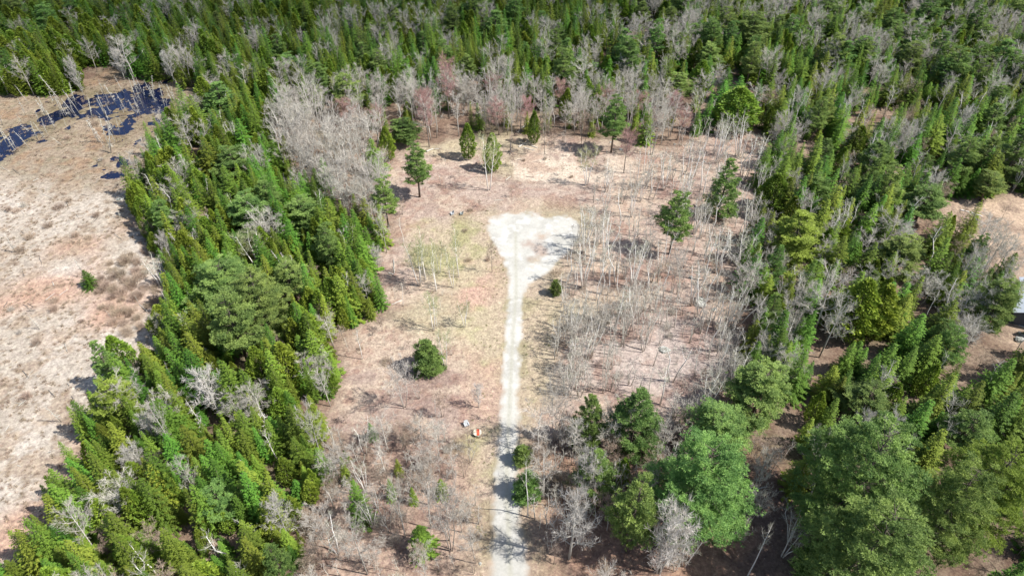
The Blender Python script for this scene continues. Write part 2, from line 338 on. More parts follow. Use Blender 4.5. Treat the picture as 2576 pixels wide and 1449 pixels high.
def soil(x, y):
    u, v = proj(x, y); u = np.clip(u, -3000, 6000)
    n1 = fbm(x, y, 14, 1); n2 = fbm(x, y, 4, 6); n3 = fbm(x, y, 34, 12, 3); n4 = fbm(x, y, 1.6, 20, 3); n5 = fbm(x, y, 7, 44, 3)
    def c(*a): return np.array(a)
    def mix(A, B, t): return A+(B-A)*t[..., None]
    out = np.zeros(x.shape+(3,))+c(.17, .115, .085)
    out = mix(out, c(.235, .175, .13), sstep(.4, .65, n2)); out = mix(out, c(.11, .10, .055), sstep(.55, .7, n1)*.6)
    def soft(poly, w):
        g = gp(poly); return np.clip(.5+(sdist(x, y, g)+(n2-.5)*w*2.5)/(w*2), 0, 1)
    # clearing: pinkish brown leaf litter
    cl = mix(np.zeros(x.shape+(3,))+c(.34, .265, .22), c(.245, .178, .15), sstep(.5, .68, n1))
    cl = mix(cl, c(.38, .30, .235), sstep(.48, .66, n5)); cl = mix(cl, c(.25, .16, .12), sstep(.6, .72, n2)*.6)
    cl = mix(cl, c(.24, .14, .11), sstep(.54, .66, n4)*.45)
    cl = mix(cl, c(.38, .34, .22), sstep(.56, .70, n3)*.6)
    out = mix(out, cl, soft(CLEAR, 2.0))
    ml = mix(np.zeros(x.shape+(3,))+c(.33, .24, .19), c(.22, .15, .12), sstep(.42, .62, n2))
    out = mix(out, ml, soft(MIX_L, 2.0)*.9)
    out = mix(out, mix(np.zeros(x.shape+(3,))+c(.26, .165, .12), c(.16, .105, .085), sstep(.45, .6, n2)), soft(MIX_R, 3.0)*.9)
    th = mix(np.zeros(x.shape+(3,))+c(.36, .30, .27), c(.28, .20, .17), sstep(.46, .62, n2)); out = mix(out, th, soft(THICKET, 3.0)*.9)
    gr = mix(np.zeros(x.shape+(3,))+c(.36, .30, .205), c(.29, .275, .14), sstep(.45, .65, n2)); gr = mix(gr, c(.42, .28, .22), sstep(.54, .66, n1))
    out = mix(out, gr, soft(YELLOW, 3.0)*.85)
    out = mix(out, mix(np.zeros(x.shape+(3,))+c(.37, .30, .21), c(.27, .225, .145), sstep(.45, .6, n2)), soft(VERGE, 2.0)*.85)
    # band of grass beside the drive
    dr = sdist(x, y, GROAD); nb = np.clip(1-(-dr)/6.5, 0, 1)*(dr < 2)
    out = mix(out, mix(np.zeros(x.shape+(3,))+c(.37, .295, .22), c(.28, .245, .155), sstep(.4, .62, n2)), nb*.7*sstep(.25, .6, n5+.15))
    out = mix(out, mix(np.zeros(x.shape+(3,))+c(.48, .40, .32), c(.36, .27, .21), sstep(.48, .62, n2)), soft(PALE, 3.5)*sstep(.36, .52, n5))
    ob = mix(np.zeros(x.shape+(3,))+c(.40, .30, .22), c(.27, .2, .15), sstep(.42, .62, n2))
    for P in (OPEN_A, OPEN_B, OPEN_C): out = mix(out, ob, soft(P, 2.0))
    # bog: straw coloured sedge with rusty and grey patches, browner towards the pond
    bg_ = mix(np.zeros(x.shape+(3,))+c(.365, .315, .26), c(.43, .38, .325), sstep(.4, .6, n1))
    farb = sstep(520, 400, v+(n3-.5)*160)
    bg_ = mix(bg_, mix(np.zeros(x.shape+(3,))+c(.265, .21, .155), c(.20, .17, .115), sstep(.45, .6, n2)), farb)
    bg_ = mix(bg_, c(.38, .22, .15), sstep(.58, .70, n3)*.7*(1-.6*farb)); bg_ = mix(bg_, c(.30, .23, .17), sstep(.55, .66, n2)*.7)
    bg_ = mix(bg_, c(.20, .145, .10), sstep(.62, .72, n4)*.7); bg_ = mix(bg_, c(.24, .14, .08), sstep(.60, .74, n5)*.5*farb)
    out = mix(out, bg_, soft(BOG, 1.5))
    dp = sdist(x, y, GPOND); out = mix(out, c(.12, .1, .05)+0*out, np.clip(1+dp/4.0, 0, 1)*.55)
    dirty = road_mask(x, y)
    gv = mix(np.zeros(x.shape+(3,))+c(.45, .44, .40), c(.39, .38, .345), sstep(.4, .65, n2)); gv = mix(gv, c(.49, .48, .445), sstep(.5, .7, n4))
    # shade of clouds painted into the gravel towards the near end, pale wheel tracks
    gv = mix(gv, gv*.88, sstep(1120, 1330, v))
    cx = np.interp(y, [G(1284, 1700)[1], G(1284, 1449)[1], G(1274, 1200)[1], G(1278, 1100)[1], G(1290, 850)[1], G(1298, 745)[1]], [G(1300, 1700)[0], G(1284, 1449)[0], G(1274, 1200)[0], G(1278, 1100)[0], G(1290, 850)[0], G(1298, 745)[0]])
    mid = np.exp(-((x-cx)/.38)**2)*(y < 118)
    gv = mix(gv, c(.36, .35, .29)+0*gv, mid*.75*sstep(.2, .45, n2+.1))
    out2 = mix(out, gv, sstep(.15, .75, dirty+(n4-.5)*.5))
    return out, out2, dirty
def pond_depth(x, y):
    n = fbm(x, y, 3.2, 60, 4)-.5
    d = sdist(x, y, GPOND); m = sstep(-2.0, 2.0, d+n*19)
    for P in POND_B: m = np.maximum(m, sstep(-1.4, 1.0, sdist(x, y, gp(P))+n*7))
    return m
def terrain(x, y, u=None, v=None):
    z = .06+.05*fbm(x, y, 2.2, 70, 3)+.35*(noise(x, y, 40, 75)-.5)*0
    b = sstep(-2, 2, sdist(x, y, gp(BOG)))
    z = z+b*(.20*fbm(x, y, 1.5, 80, 3)-.04)
    z = z-pond_depth(x, y)*(.50-.44*fbm(x, y, 2.6, 90, 3))
    return z
ax_x = axis(-215, 215, .5, -3000, 3000); ax_y = axis(28, 318, .5, -3000, 4000)
X, Y = np.meshgrid(ax_x, ax_y, indexing='ij')
inn = (np.abs(X) < 216) & (Y > 26) & (Y < 320)
Z = np.full(X.shape, .08); Cc = np.zeros(X.shape+(3,))+np.array([.12, .10, .06])
xs = X[inn]; ys = Y[inn]
c0, c1, dm = soil(xs, ys); Cc[inn] = c0; Z[inn] = terrain(xs, ys)
rd = road_mask(xs, ys); Z[inn] = np.where(rd > 0.02, np.minimum(Z[inn], .06), Z[inn]); Z[inn] = Z[inn]*(1-np.clip(rd*3, 0, 1))+.05*np.clip(rd*3, 0, 1)
gridmesh('ground', X, Y, Z, Cc, M['ground'])
# gravel drive: own sheet with ragged edge
bx = [p[0] for p in GROAD]; by = [p[1] for p in GROAD]
X, Y = np.meshgrid(np.arange(min(bx)-4, max(bx)+4, .25), np.arange(max(24, min(by)), max(by)+4, .25), indexing='ij')
c0, c1, dm = soil(X, Y)
keep = (dm[:-1, :-1] > .12) & (dm[1:, 1:] > .12)
gridmesh('gravel_road', X, Y, np.full(X.shape, .075)+.025*sstep(.3, 1, dm), c1, M['gravel'], keep)
px = [p[0] for p in GPOND]; py = [p[1] for p in GPOND]
X, Y = np.meshgrid(np.linspace(min(px)-6, max(px)+14, 40), np.linspace(min(py)-26, max(py)+4, 40), indexing='ij')
gridmesh('pond_water', X, Y, np.zeros(X.shape)-.02, np.zeros(X.shape+(3,)), M['water'])

# ------------------------------------------------------------------ tree forms
def rs(seed): return np.random.RandomState(seed)
def spruce_form(seed, H=11.0, Rb=1.75, droop=.35, dens=1.0):
    r = rs(seed); tr = MB(); cr = MB()
    tr.tube([(0, 0, -.1), (.03, 0, H*.5), (0, 0, H*.97)], [.15, .09, .015], 5, .4)
    z = H*.06; P = []; D = []; NN = []; LL = []; WW = []; T = []
    while z < H*.985:
        f = z/H; Lm = Rb*((1-f)**.92)*(1-.25*math.exp(-f*9))+.08
        nb = int((6+6*(1-f))*dens)+2; a0 = r.rand()*6.28
        wob = r.uniform(.85, 1.15)
        for k in range(nb):
            a = a0+k*2*math.pi/nb+r.normal()*.2; L = Lm*r.uniform(.6, 1.18)*wob; zb = z+r.normal()*.07
            rad = np.array([math.cos(a), math.sin(a), 0]); side = np.array([-rad[1], rad[0], 0]); bt = r.uniform(.75, 1.2)
            m = max(2, int(L/.22))
            for j in range(m):
                t = (j+r.uniform(.3, .9))/m
                p = rad*L*t+np.array([0, 0, zb-droop*L*t*(1.35-t*.8)])
                for s_ in (-1, 1, 0):
                    if s_ == 0 and t < .65: continue
                    d = rad*(.8+.4*(s_ == 0))+side*s_*.75*(1.15-t*.5)+np.array([0, 0, -.12+.1*r.normal()])
                    P.append(p); D.append(d); NN.append(np.array([.12*r.normal(), .12*r.normal(), 1]))
                    LL.append(r.uniform(.34, .58)*(1.05-.45*f)*(.75+.25*min(1, L))); WW.append(r.uniform(.11, .19)*(1-.3*f))
                    T.append(np.clip(.5*bt+.12*(t > .8)+r.normal()*.14, 0, 1))
        z += r.uniform(.46, .70)*(1.15-.55*f)
    cr.quads(cards(np.array(P), np.array(D), np.array(NN), LL, WW), np.array(T))
    # leader
    cr.quads(cards(np.array([[0, 0, H*.96]]*4), np.array([[.2, 0, 1], [-.2, .1, 1], [0, -.2, 1], [0, .1, 1.]]), r.normal(size=(4, 3)), [.6]*4, [.14]*4), .7)
    return tr, cr
def cedar_form(seed, H=10.0, Rb=1.9, n=3600, low=.03):
    r = rs(seed); tr = MB(); cr = MB()
    tr.tube([(0, 0, -.1), (.05, .02, H*.45), (0, 0, H*.9)], [.17, .11, .02], 5, .5)
    t = r.rand(n)**.85; a = r.rand(n)*6.283
    prof = np.sin(np.pi*np.clip(t*.82+.16, 0, 1))**.8*(1-t**4*.6)
    lump = 1+.26*np.sin(3*a+seed+t*7)*np.sin(t*17+seed)+.16*np.sin(7*a+t*23+seed*2)
    rad = Rb*prof*lump*(r.uniform(.55, 1.0, n)**.4)
    z = H*(low+(1-low)*t)
    out = np.stack([np.cos(a), np.sin(a), np.zeros(n)], 1)
    P = out*rad[:, None]; P[:, 2] = z
    D = out*.7+np.stack([r.normal(size=n)*.35, r.normal(size=n)*.35, r.uniform(-.1, 1.0, n)], 1)
    NN = r.normal(size=(n, 3))+out*.6
    tone = np.clip(.5+.25*np.sin(5*a+t*31+seed)+r.normal(size=n)*.15, 0, 1)
    cr.quads(cards(P, D, NN, r.uniform(.28, .55, n), r.uniform(.16, .3, n)), tone)
    return tr, cr
def pine_form(seed, H=16.0, Rc=3.6, low=.28, dens=1.0, round_=1.0, leaf=1.0, gap=1.0):
    """white pine: whorled limbs that end in flattened plumes of needle tufts, with gaps between the plumes"""
    r = rs(seed); tr = MB(); cr = MB()
    bend = r.normal(size=2)*.25
    tr.tube([(0, 0, -.1), (bend[0], bend[1], H*.4), (bend[0]*.6, bend[1]*.6, H*.75), (0, 0, H*.96)], [.3, .23, .13, .04], 6, .4)
    P = []; D = []; NN = []; LL = []; WW = []; T = []
    z = H*low
    while z < H*.985:
        f = (z/H-low)/(1-low)
        prof = min(1, f*3+.5)*(1-f)**.62*.96+.10 if round_ > .5 else (1-f)**.8*.95+.08
        nb = r.randint(4, 7) if f < .8 else r.randint(3, 6); a0 = r.rand()*6.28
        for k in range(nb):
            a = a0+k*2*math.pi/nb+r.normal()*.28; L = max(.5, Rc*prof*r.choice([.45, .7, .85, 1.0, 1.1, 1.3])*r.uniform(.9, 1.1))
            rise = r.uniform(.0, .22)+.5*f
            rad = np.array([math.cos(a), math.sin(a), 0]); side = np.array([-rad[1], rad[0], 0])
            base = np.array([bend[0]*.6, bend[1]*.6, z]); tipp = base+rad*L+np.array([0, 0, rise*L])
            midp = base+rad*L*.55+np.array([0, 0, rise*L*.35])
            tr.tube([base, midp, tipp], [.06, .04, .012], 3, .4, cap=False)
            npl = max(1, int(L/.95))                      # plumes along the limb
            for j in range(npl):
                t = 1-(j/npl)*.75; lt = r.uniform(.0, 1.0)
                for sd in ((0,) if t > .93 else (-1, 1)):
                    pc = base+(midp-base)*min(1, t/.55)+(tipp-midp)*max(0, (t-.55)/.45)
                    sl = sd*L*.36*(1.2-t*.6)*r.uniform(.55, 1.15); pc = pc+side*sl+rad*abs(sl)*.35+np.array([0, 0, r.normal()*.1])
                    ps = r.uniform(.38, .68)*min(1.2, .6+L*.14)
                    nt = int(18*dens); q = r.normal(size=(nt, 3))*[ps*.62, ps*.62, ps*.15]
                    for u_ in q:
                        m = r.randint(8, 13); up = u_[2]/(ps*.2)
                        dd = np.stack([r.normal(size=m), r.normal(size=m), np.abs(r.normal(size=m))*.8-.05], 1)+rad*.5
                        P.append(np.repeat((pc+u_)[None], m, 0)); D.append(dd); NN.append(r.normal(size=(m, 3))*.8+[0, 0, 1])
                        LL.append(r.uniform(.24, .40, m)*leaf); WW.append(r.uniform(.05, .085, m)*leaf); T.append(np.clip(lt*.6+.2+.1*up+r.normal(size=m)*.13, 0, 1))
        z += r.uniform(.85, 1.45)*(1-.4*f)*gap*H/16.0
    cr.quads(cards(np.concatenate(P), np.concatenate(D), np.concatenate(NN), np.concatenate(LL), np.concatenate(WW)), np.concatenate(T))
    return tr, cr
def strip(p, q, w, r):
    d = unit(q-p); n = unit(np.cross(d, r.normal(size=p.shape))); w = np.reshape(w, (-1, 1))*.5
    return np.stack([p-n*w, q-n*w*.55, q+n*w*.55, p+n*w], 1)
def bare_form(seed, H=11.0, stems=1, fork=.3, limbs=8, spread=.42, Rt=.16, sec=16, twigs=7, tl=.6, tw=.026, lean=.03, cap=1.0, lowstart=.35, white=False, secL=1.5):
    """leafless broadleaf: curved stems, ascending limbs, branchlets and twigs"""
    r = rs(seed); tr = MB(); cr = MB(); A = []; B = []; W = []; T = []
    for s_ in range(stems):
        a = s_*6.283/max(1, stems)+r.rand(); ln = lean if stems == 1 else lean+.10
        base = np.array([math.cos(a), math.sin(a), 0])*(.0 if stems == 1 else .22)
        top = base*1.0+np.array([math.cos(a)*H*ln*r.uniform(.5, 1.5), math.sin(a)*H*ln*r.uniform(.5, 1.5), H*r.uniform(.84, 1.0)])
        k1 = base+(top-base)*.35+r.normal(size=3)*[.12, .12, 0]; k2 = base+(top-base)*.68+r.normal(size=3)*[.2, .2, 0]
        pts = np.array([base-[0, 0, .1], k1, k2, top]); rt = Rt if stems == 1 else Rt*.75
        tr.tube(pts, [rt, rt*.72, rt*.42, rt*.1], 5, r.uniform(.4, .8))
        def along(t):
            t = t*3; i = min(2, int(t)); return pts[i]+(pts[i+1]-pts[i])*(t-i)
        nl = max(3, int(limbs/(1 if stems == 1 else stems**.6)))
        for k in range(nl):
            t0 = lowstart+(0.96-lowstart)*((k+r.rand()*.8)/nl); p0 = along(t0)
            az_ = k*2.399+r.rand()*.8; L = H*spread*(1.15-t0*.75)*r.uniform(.7, 1.1)
            out = np.array([math.cos(az_), math.sin(az_), 0]); up = r.uniform(.75, 1.4)*cap
            p1 = p0+(out*.62+[0, 0, up*.30])*L*.5; p2 = p0+(out*.95+[0, 0, up*.80])*L*.85; p2 = p2+r.normal(size=3)*.15
            r0 = rt*.36*(1.15-t0*.6)
            tr.tube([p0, p1, p2], [r0, r0*.65, r0*.22], 3, r.uniform(.4, .9), cap=False)
            for q in range(sec):
                t = r.uniform(.18, 1.0)
                b = p0+(p1-p0)*min(1, t*2) if t < .5 else p1+(p2-p1)*(t*2-1)
                d = unit((p2-p0))*.75+r.normal(size=3)*.55+np.array([0, 0, .35*cap])
                sl = secL*r.uniform(.4, 1.0)*(1.25-.6*t)*H/11.0; e = b+unit(d)*sl
                A.append(b[None]); B.append(e[None]); W.append([tw*1.5]); T.append([.6])
                m = twigs; tt = r.uniform(.2, 1.05, m)[:, None]; s0 = b+(e-b)*np.minimum(tt, 1)
                dd = unit(unit(d)*.8+r.normal(size=(m, 3))*.6+[0, 0, .25*cap]); A.append(s0); B.append(s0+dd*(tl*r.uniform(.5, 1.2, (m, 1)))); W.append(np.full(m, tw)); T.append(r.uniform(.2, .9, m))
    A = np.concatenate(A); B = np.concatenate(B)
    cr.quads(strip(A, B, np.concatenate(W), r), np.concatenate(T))
    return tr, cr
def snag_form(seed, H=7, nb=26, bl=.8):
    r = rs(seed); tr = MB(); cr = MB(); ln = r.normal(size=2)*.1*H
    tr.tube([(0, 0, -.2), (ln[0]*.4, ln[1]*.4, H*.5), (ln[0], ln[1], H)], [.09, .07, .012], 4, .5)
    A = []; B = []
    for k in range(nb):
        t = r.uniform(.2, .98); a = r.rand()*6.28; p = np.array([ln[0]*t, ln[1]*t, H*t]); L = bl*(1.25-t)*r.uniform(.4, 1.2)
        A.append(p); B.append(p+np.array([math.cos(a)*L, math.sin(a)*L, r.uniform(-.3, .25)*L]))
    A = np.array(A); B = np.array(B); cr.quads(strip(A, B, np.full(nb, .075), r), r.rand(nb))
    m = nb*4; i = r.randint(0, nb, m); t = r.uniform(.3, 1, (m, 1)); s0 = A[i]+(B[i]-A[i])*t
    cr.quads(strip(s0, s0+unit(r.normal(size=(m, 3))+[0, 0, -.2])*.28, np.full(m, .03), r), r.rand(m))
    return tr, cr
def shrub_form(seed, Rr=1.1, H=1.5, n=420, w=.022):
    r = rs(seed); cr = MB(); a = r.rand(n)*6.28; rad = r.rand(n)**.6*Rr*.5
    p = np.stack([np.cos(a)*rad, np.sin(a)*rad, np.zeros(n)], 1); k = n//2
    p[k:, 2] = r.uniform(.2, .6, n-k)*H
    d = np.stack([np.cos(a)*.6, np.sin(a)*.6, np.ones(n)], 1)+r.normal(size=(n, 3))*.35
    L = np.where(np.arange(n) < k, H*.8, H*.45)*r.uniform(.5, 1.1, n)
    cr.quads(strip(p, p+unit(d)*L[:, None], np.full(n, w), r), r.rand(n)); return None, cr
def tuft_form(seed, n=26, H=.5, Rr=.3, w=.05):
    r = rs(seed); cr = MB(); a = r.rand(n)*6.28
    p = np.stack([np.cos(a)*Rr*.4, np.sin(a)*Rr*.4, np.zeros(n)], 1); d = np.stack([np.cos(a)*r.rand(n), np.sin(a)*r.rand(n), np.full(n, .8)], 1)+r.normal(size=(n, 3))*.3
    d[:, 2] = np.abs(d[:, 2]); cr.quads(strip(p, p+unit(d)*H*r.uniform(.5, 1.1, (n, 1)), np.full(n, w), r), r.rand(n)); return None, cr

# kinds: object name, category, list of (trunk mesh, crown mesh, form height)
KIND = {}
def kind(key, name, cat, forms, tm, cm):
    L = []
    for (tr, cr, H) in forms:
        L.append((tr.mesh(name+'_trunk', M[tm], True) if tr else None, cr.mesh(name+'_crown', M[cm]), H))
    KIND[key] = dict(name=name, cat=cat, forms=L)
def F(fn, HH, *a, **k):
    t, c = fn(*a, **k); return (t, c, HH)
kind('spruce', 'spruce_tree', 'spruce', [F(spruce_form, 11, 1, Rb=2.15), F(spruce_form, 11, 2, Rb=1.8, droop=.45), F(spruce_form, 11, 3, Rb=2.6, droop=.28), F(spruce_form, 11, 4, Rb=2.1, droop=.4, dens=.8), F(spruce_form, 11, 5, Rb=1.6, droop=.3), F(spruce_form, 11, 6, Rb=2.4, droop=.5, dens=1.2), F(spruce_form, 11, 7, Rb=2.9, droop=.2, dens=1.1)], 'bark', 'spruce')
kind('cedar', 'cedar_tree', 'cedar', [F(cedar_form, 10, 11), F(cedar_form, 10, 12, Rb=1.6, n=3000), F(cedar_form, 10, 13, Rb=2.3, n=4600), F(spruce_form, 10, 14, H=10, Rb=1.7, droop=.2)], 'bark', 'cedar')
PN = [F(pine_form, 16, 21, Rc=4.0, leaf=1.25), F(pine_form, 16, 22, Rc=4.5, low=.2, leaf=1.25), F(pine_form, 16, 23, Rc=3.7, low=.33, leaf=1.25), F(pine_form, 16, 24, Rc=4.4, low=.1, round_=0, leaf=1.25), F(pine_form, 20, 25, H=20, Rc=6.2, low=.12, leaf=1.0, gap=1.0, dens=1.45)]
kind('pine', 'pine_tree', 'pine', PN, 'bark', 'pine')
kind('pineyellow', 'pine_tree', 'pine', PN[:2]+PN[3:], 'bark', 'pineyellow')
kind('bushpine', 'young_pine', 'young pine', [F(pine_form, 6, 26, H=6, Rc=2.6, low=.03, dens=1.2, round_=0, gap=.6, leaf=.9), F(pine_form, 6, 27, H=6, Rc=2.3, low=.03, dens=1.1, gap=.6, leaf=.9)], 'bark', 'pine')
MP = [F(bare_form, 11, 31, limbs=11, sec=17, twigs=8), F(bare_form, 11, 32, limbs=12, spread=.5, sec=16, twigs=8, cap=.8), F(bare_form, 11, 33, stems=3, limbs=18, sec=14, twigs=7, Rt=.13)]
kind('maple', 'bare_maple_tree', 'bare maple', MP, 'greybark', 'twig')
kind('redmaple', 'budding_maple_tree', 'budding maple', [F(bare_form, 11, 34, limbs=13, sec=22, twigs=11, spread=.42), F(bare_form, 11, 35, limbs=12, sec=20, twigs=11, stems=2)], 'darkbark', 'redtwig')
kind('brownmaple', 'bare_sapling_tree', 'bare sapling', [F(bare_form, 8, 36, H=8, limbs=8, sec=12, twigs=7, Rt=.08, spread=.36), F(bare_form, 8, 37, H=8, stems=3, limbs=12, sec=11, twigs=7, Rt=.08)], 'darkbark', 'browntwig')
kind('pole', 'slender_bare_tree', 'slender bare tree', [F(bare_form, 13, 38, H=13, limbs=10, sec=8, twigs=5, spread=.24, lowstart=.4, cap=1.5, Rt=.19), F(bare_form, 13, 39, H=13, limbs=9, sec=8, twigs=6, spread=.28, lowstart=.4, cap=1.4, Rt=.17), F(bare_form, 13, 40, H=13, stems=2, limbs=14, sec=10, twigs=6, spread=.26, lowstart=.4, cap=1.4, Rt=.17)], 'greybark', 'twig')
BK = dict(H=10, cap=1.35, tw=.022)
kind('birch', 'birch_tree', 'birch', [F(bare_form, 10, 41, limbs=7, sec=6, twigs=6, spread=.20, lowstart=.48, Rt=.14, secL=1.0, tl=.5, **BK), F(bare_form, 10, 42, stems=2, limbs=9, sec=6, twigs=5, spread=.20, lowstart=.48, Rt=.16, secL=1.0, tl=.5, **BK), F(bare_form, 10, 43, stems=4, limbs=14, sec=6, twigs=5, spread=.19, lowstart=.5, Rt=.16, secL=1.0, tl=.5, **BK), F(bare_form, 10, 44, limbs=6, sec=5, twigs=5, spread=.17, lowstart=.55, Rt=.13, lean=.06, secL=.9, tl=.5, **BK), F(bare_form, 10, 45, limbs=5, sec=4, twigs=4, spread=.15, lowstart=.6, Rt=.12, lean=.03, secL=.8, tl=.5, **BK)], 'birch', 'birchtwig')
kind('leafbirch', 'birch_tree', 'birch', [F(bare_form, 10, 48, stems=3, limbs=18, sec=9, twigs=7, spread=.25, lowstart=.42, Rt=.19, secL=1.3, tl=.7, **BK), F(bare_form, 10, 49, stems=2, limbs=14, sec=10, twigs=7, spread=.27, lowstart=.38, Rt=.19, secL=1.3, tl=.7, **BK)], 'birch', 'olivetwig')
kind('thin', 'pale_sapling_tree', 'pale sapling', [F(bare_form, 7, 81, H=7, limbs=6, sec=4, twigs=4, Rt=.11, spread=.22, lowstart=.35, cap=1.4, tw=.03, secL=1.2), F(bare_form, 7, 82, H=7, limbs=5, sec=4, twigs=4, Rt=.10, spread=.2, lowstart=.4, cap=1.4, tw=.03, secL=1.1), F(bare_form, 7, 83, H=7, stems=3, limbs=9, sec=4, twigs=4, Rt=.11, spread=.22, lowstart=.35, cap=1.4, tw=.03, secL=1.2)], 'snag', 'twig')
kind('whitetree', 'pale_bare_tree', 'pale bare tree', [F(bare_form, 9, 46, H=9, limbs=18, sec=20, twigs=6, spread=.55, lowstart=.18, cap=.75, Rt=.26, tw=.038, tl=.7, secL=1.7), F(bare_form, 9, 47, H=9, stems=3, limbs=26, sec=17, twigs=6, spread=.52, lowstart=.15, cap=.8, Rt=.26, tw=.038, tl=.7, secL=1.7)], 'snag', 'paletwig')
kind('snag', 'dead_snag', 'dead tree', [F(snag_form, 7, 51), F(snag_form, 7, 52, nb=14, bl=.5), F(snag_form, 7, 53, nb=34, bl=.9)], 'snag', 'snag')
kind('shrub', 'brown_shrub', 'shrub', [F(shrub_form, 1.5, 61), F(shrub_form, 1.5, 62, Rr=1.5)], None, 'browntwig')
kind('paleshrub', 'pale_brush', 'brush', [F(shrub_form, 2.5, 63, H=2.5, n=360), F(shrub_form, 2.5, 64, H=2.5, Rr=1.5, n=420)], None, 'twig')
kind('tuft', 'dry_grass', 'grass', [F(tuft_form, 1, 71), F(tuft_form, 1, 72, n=36, H=.4)], None, 'straw')
kind('greentuft', 'green_grass', 'grass', [F(tuft_form, 1, 73, H=.3), F(tuft_form, 1, 74, H=.35)], None, 'grassgreen')

TREES = []          # (key, x, y, height, form, label, group, widthscale, tilt)
rnd = random.Random(7)
def put(key, u, v, vtop=None, h=None, form=None, label=None, group=None, ws=1.0, tilt=0, ta=0):
    x, y = G(u, v)
    if h is None: h = hgt(u, v, vtop)
    TREES.append(dict(key=key, x=x, y=y, h=h, form=form, label=label, group=group, ws=ws, tilt=tilt, ta=ta, own=True))
# crown half-width of a form at its own height
HALF = dict(spruce=2.1/11, cedar=1.9/10, pine=4.4/16, pineyellow=4.1/16, bushpine=2.5/6, maple=4.1/11, redmaple=4.1/11, brownmaple=2.7/8, pole=3.0/13, birch=2.3/10, leafbirch=2.5/10, thin=1.5/7, whitetree=4.6/9, snag=.8/7)
def one(key, u, v, vtop, label, cw=None, form=None, tilt=0, ta=0):
    if key == 'birch' and form is not None and form > 4: key = 'leafbirch'; form -= 5
    if key in ('pine', 'pineyellow') and cw and cw > 88: v -= (.42 if v > 500 else .30)*cw
    x, y = G(u, v); h = hgt(u, v, vtop); ws = 1.0
    if cw:
        if key in ('pine', 'pineyellow'): cw = cw*(.88 if form == 4 else 1.0)
        depth = y*cp+(CAM_H-h*.6)*sp; ws = max(.5, min(2.0, (cw*1.1*depth/FD/2)/(HALF[key]*h)))
    TREES.append(dict(key=key, x=x, y=y, h=h, form=form, label=label, group=None, ws=ws, tilt=tilt, ta=ta, own=True))
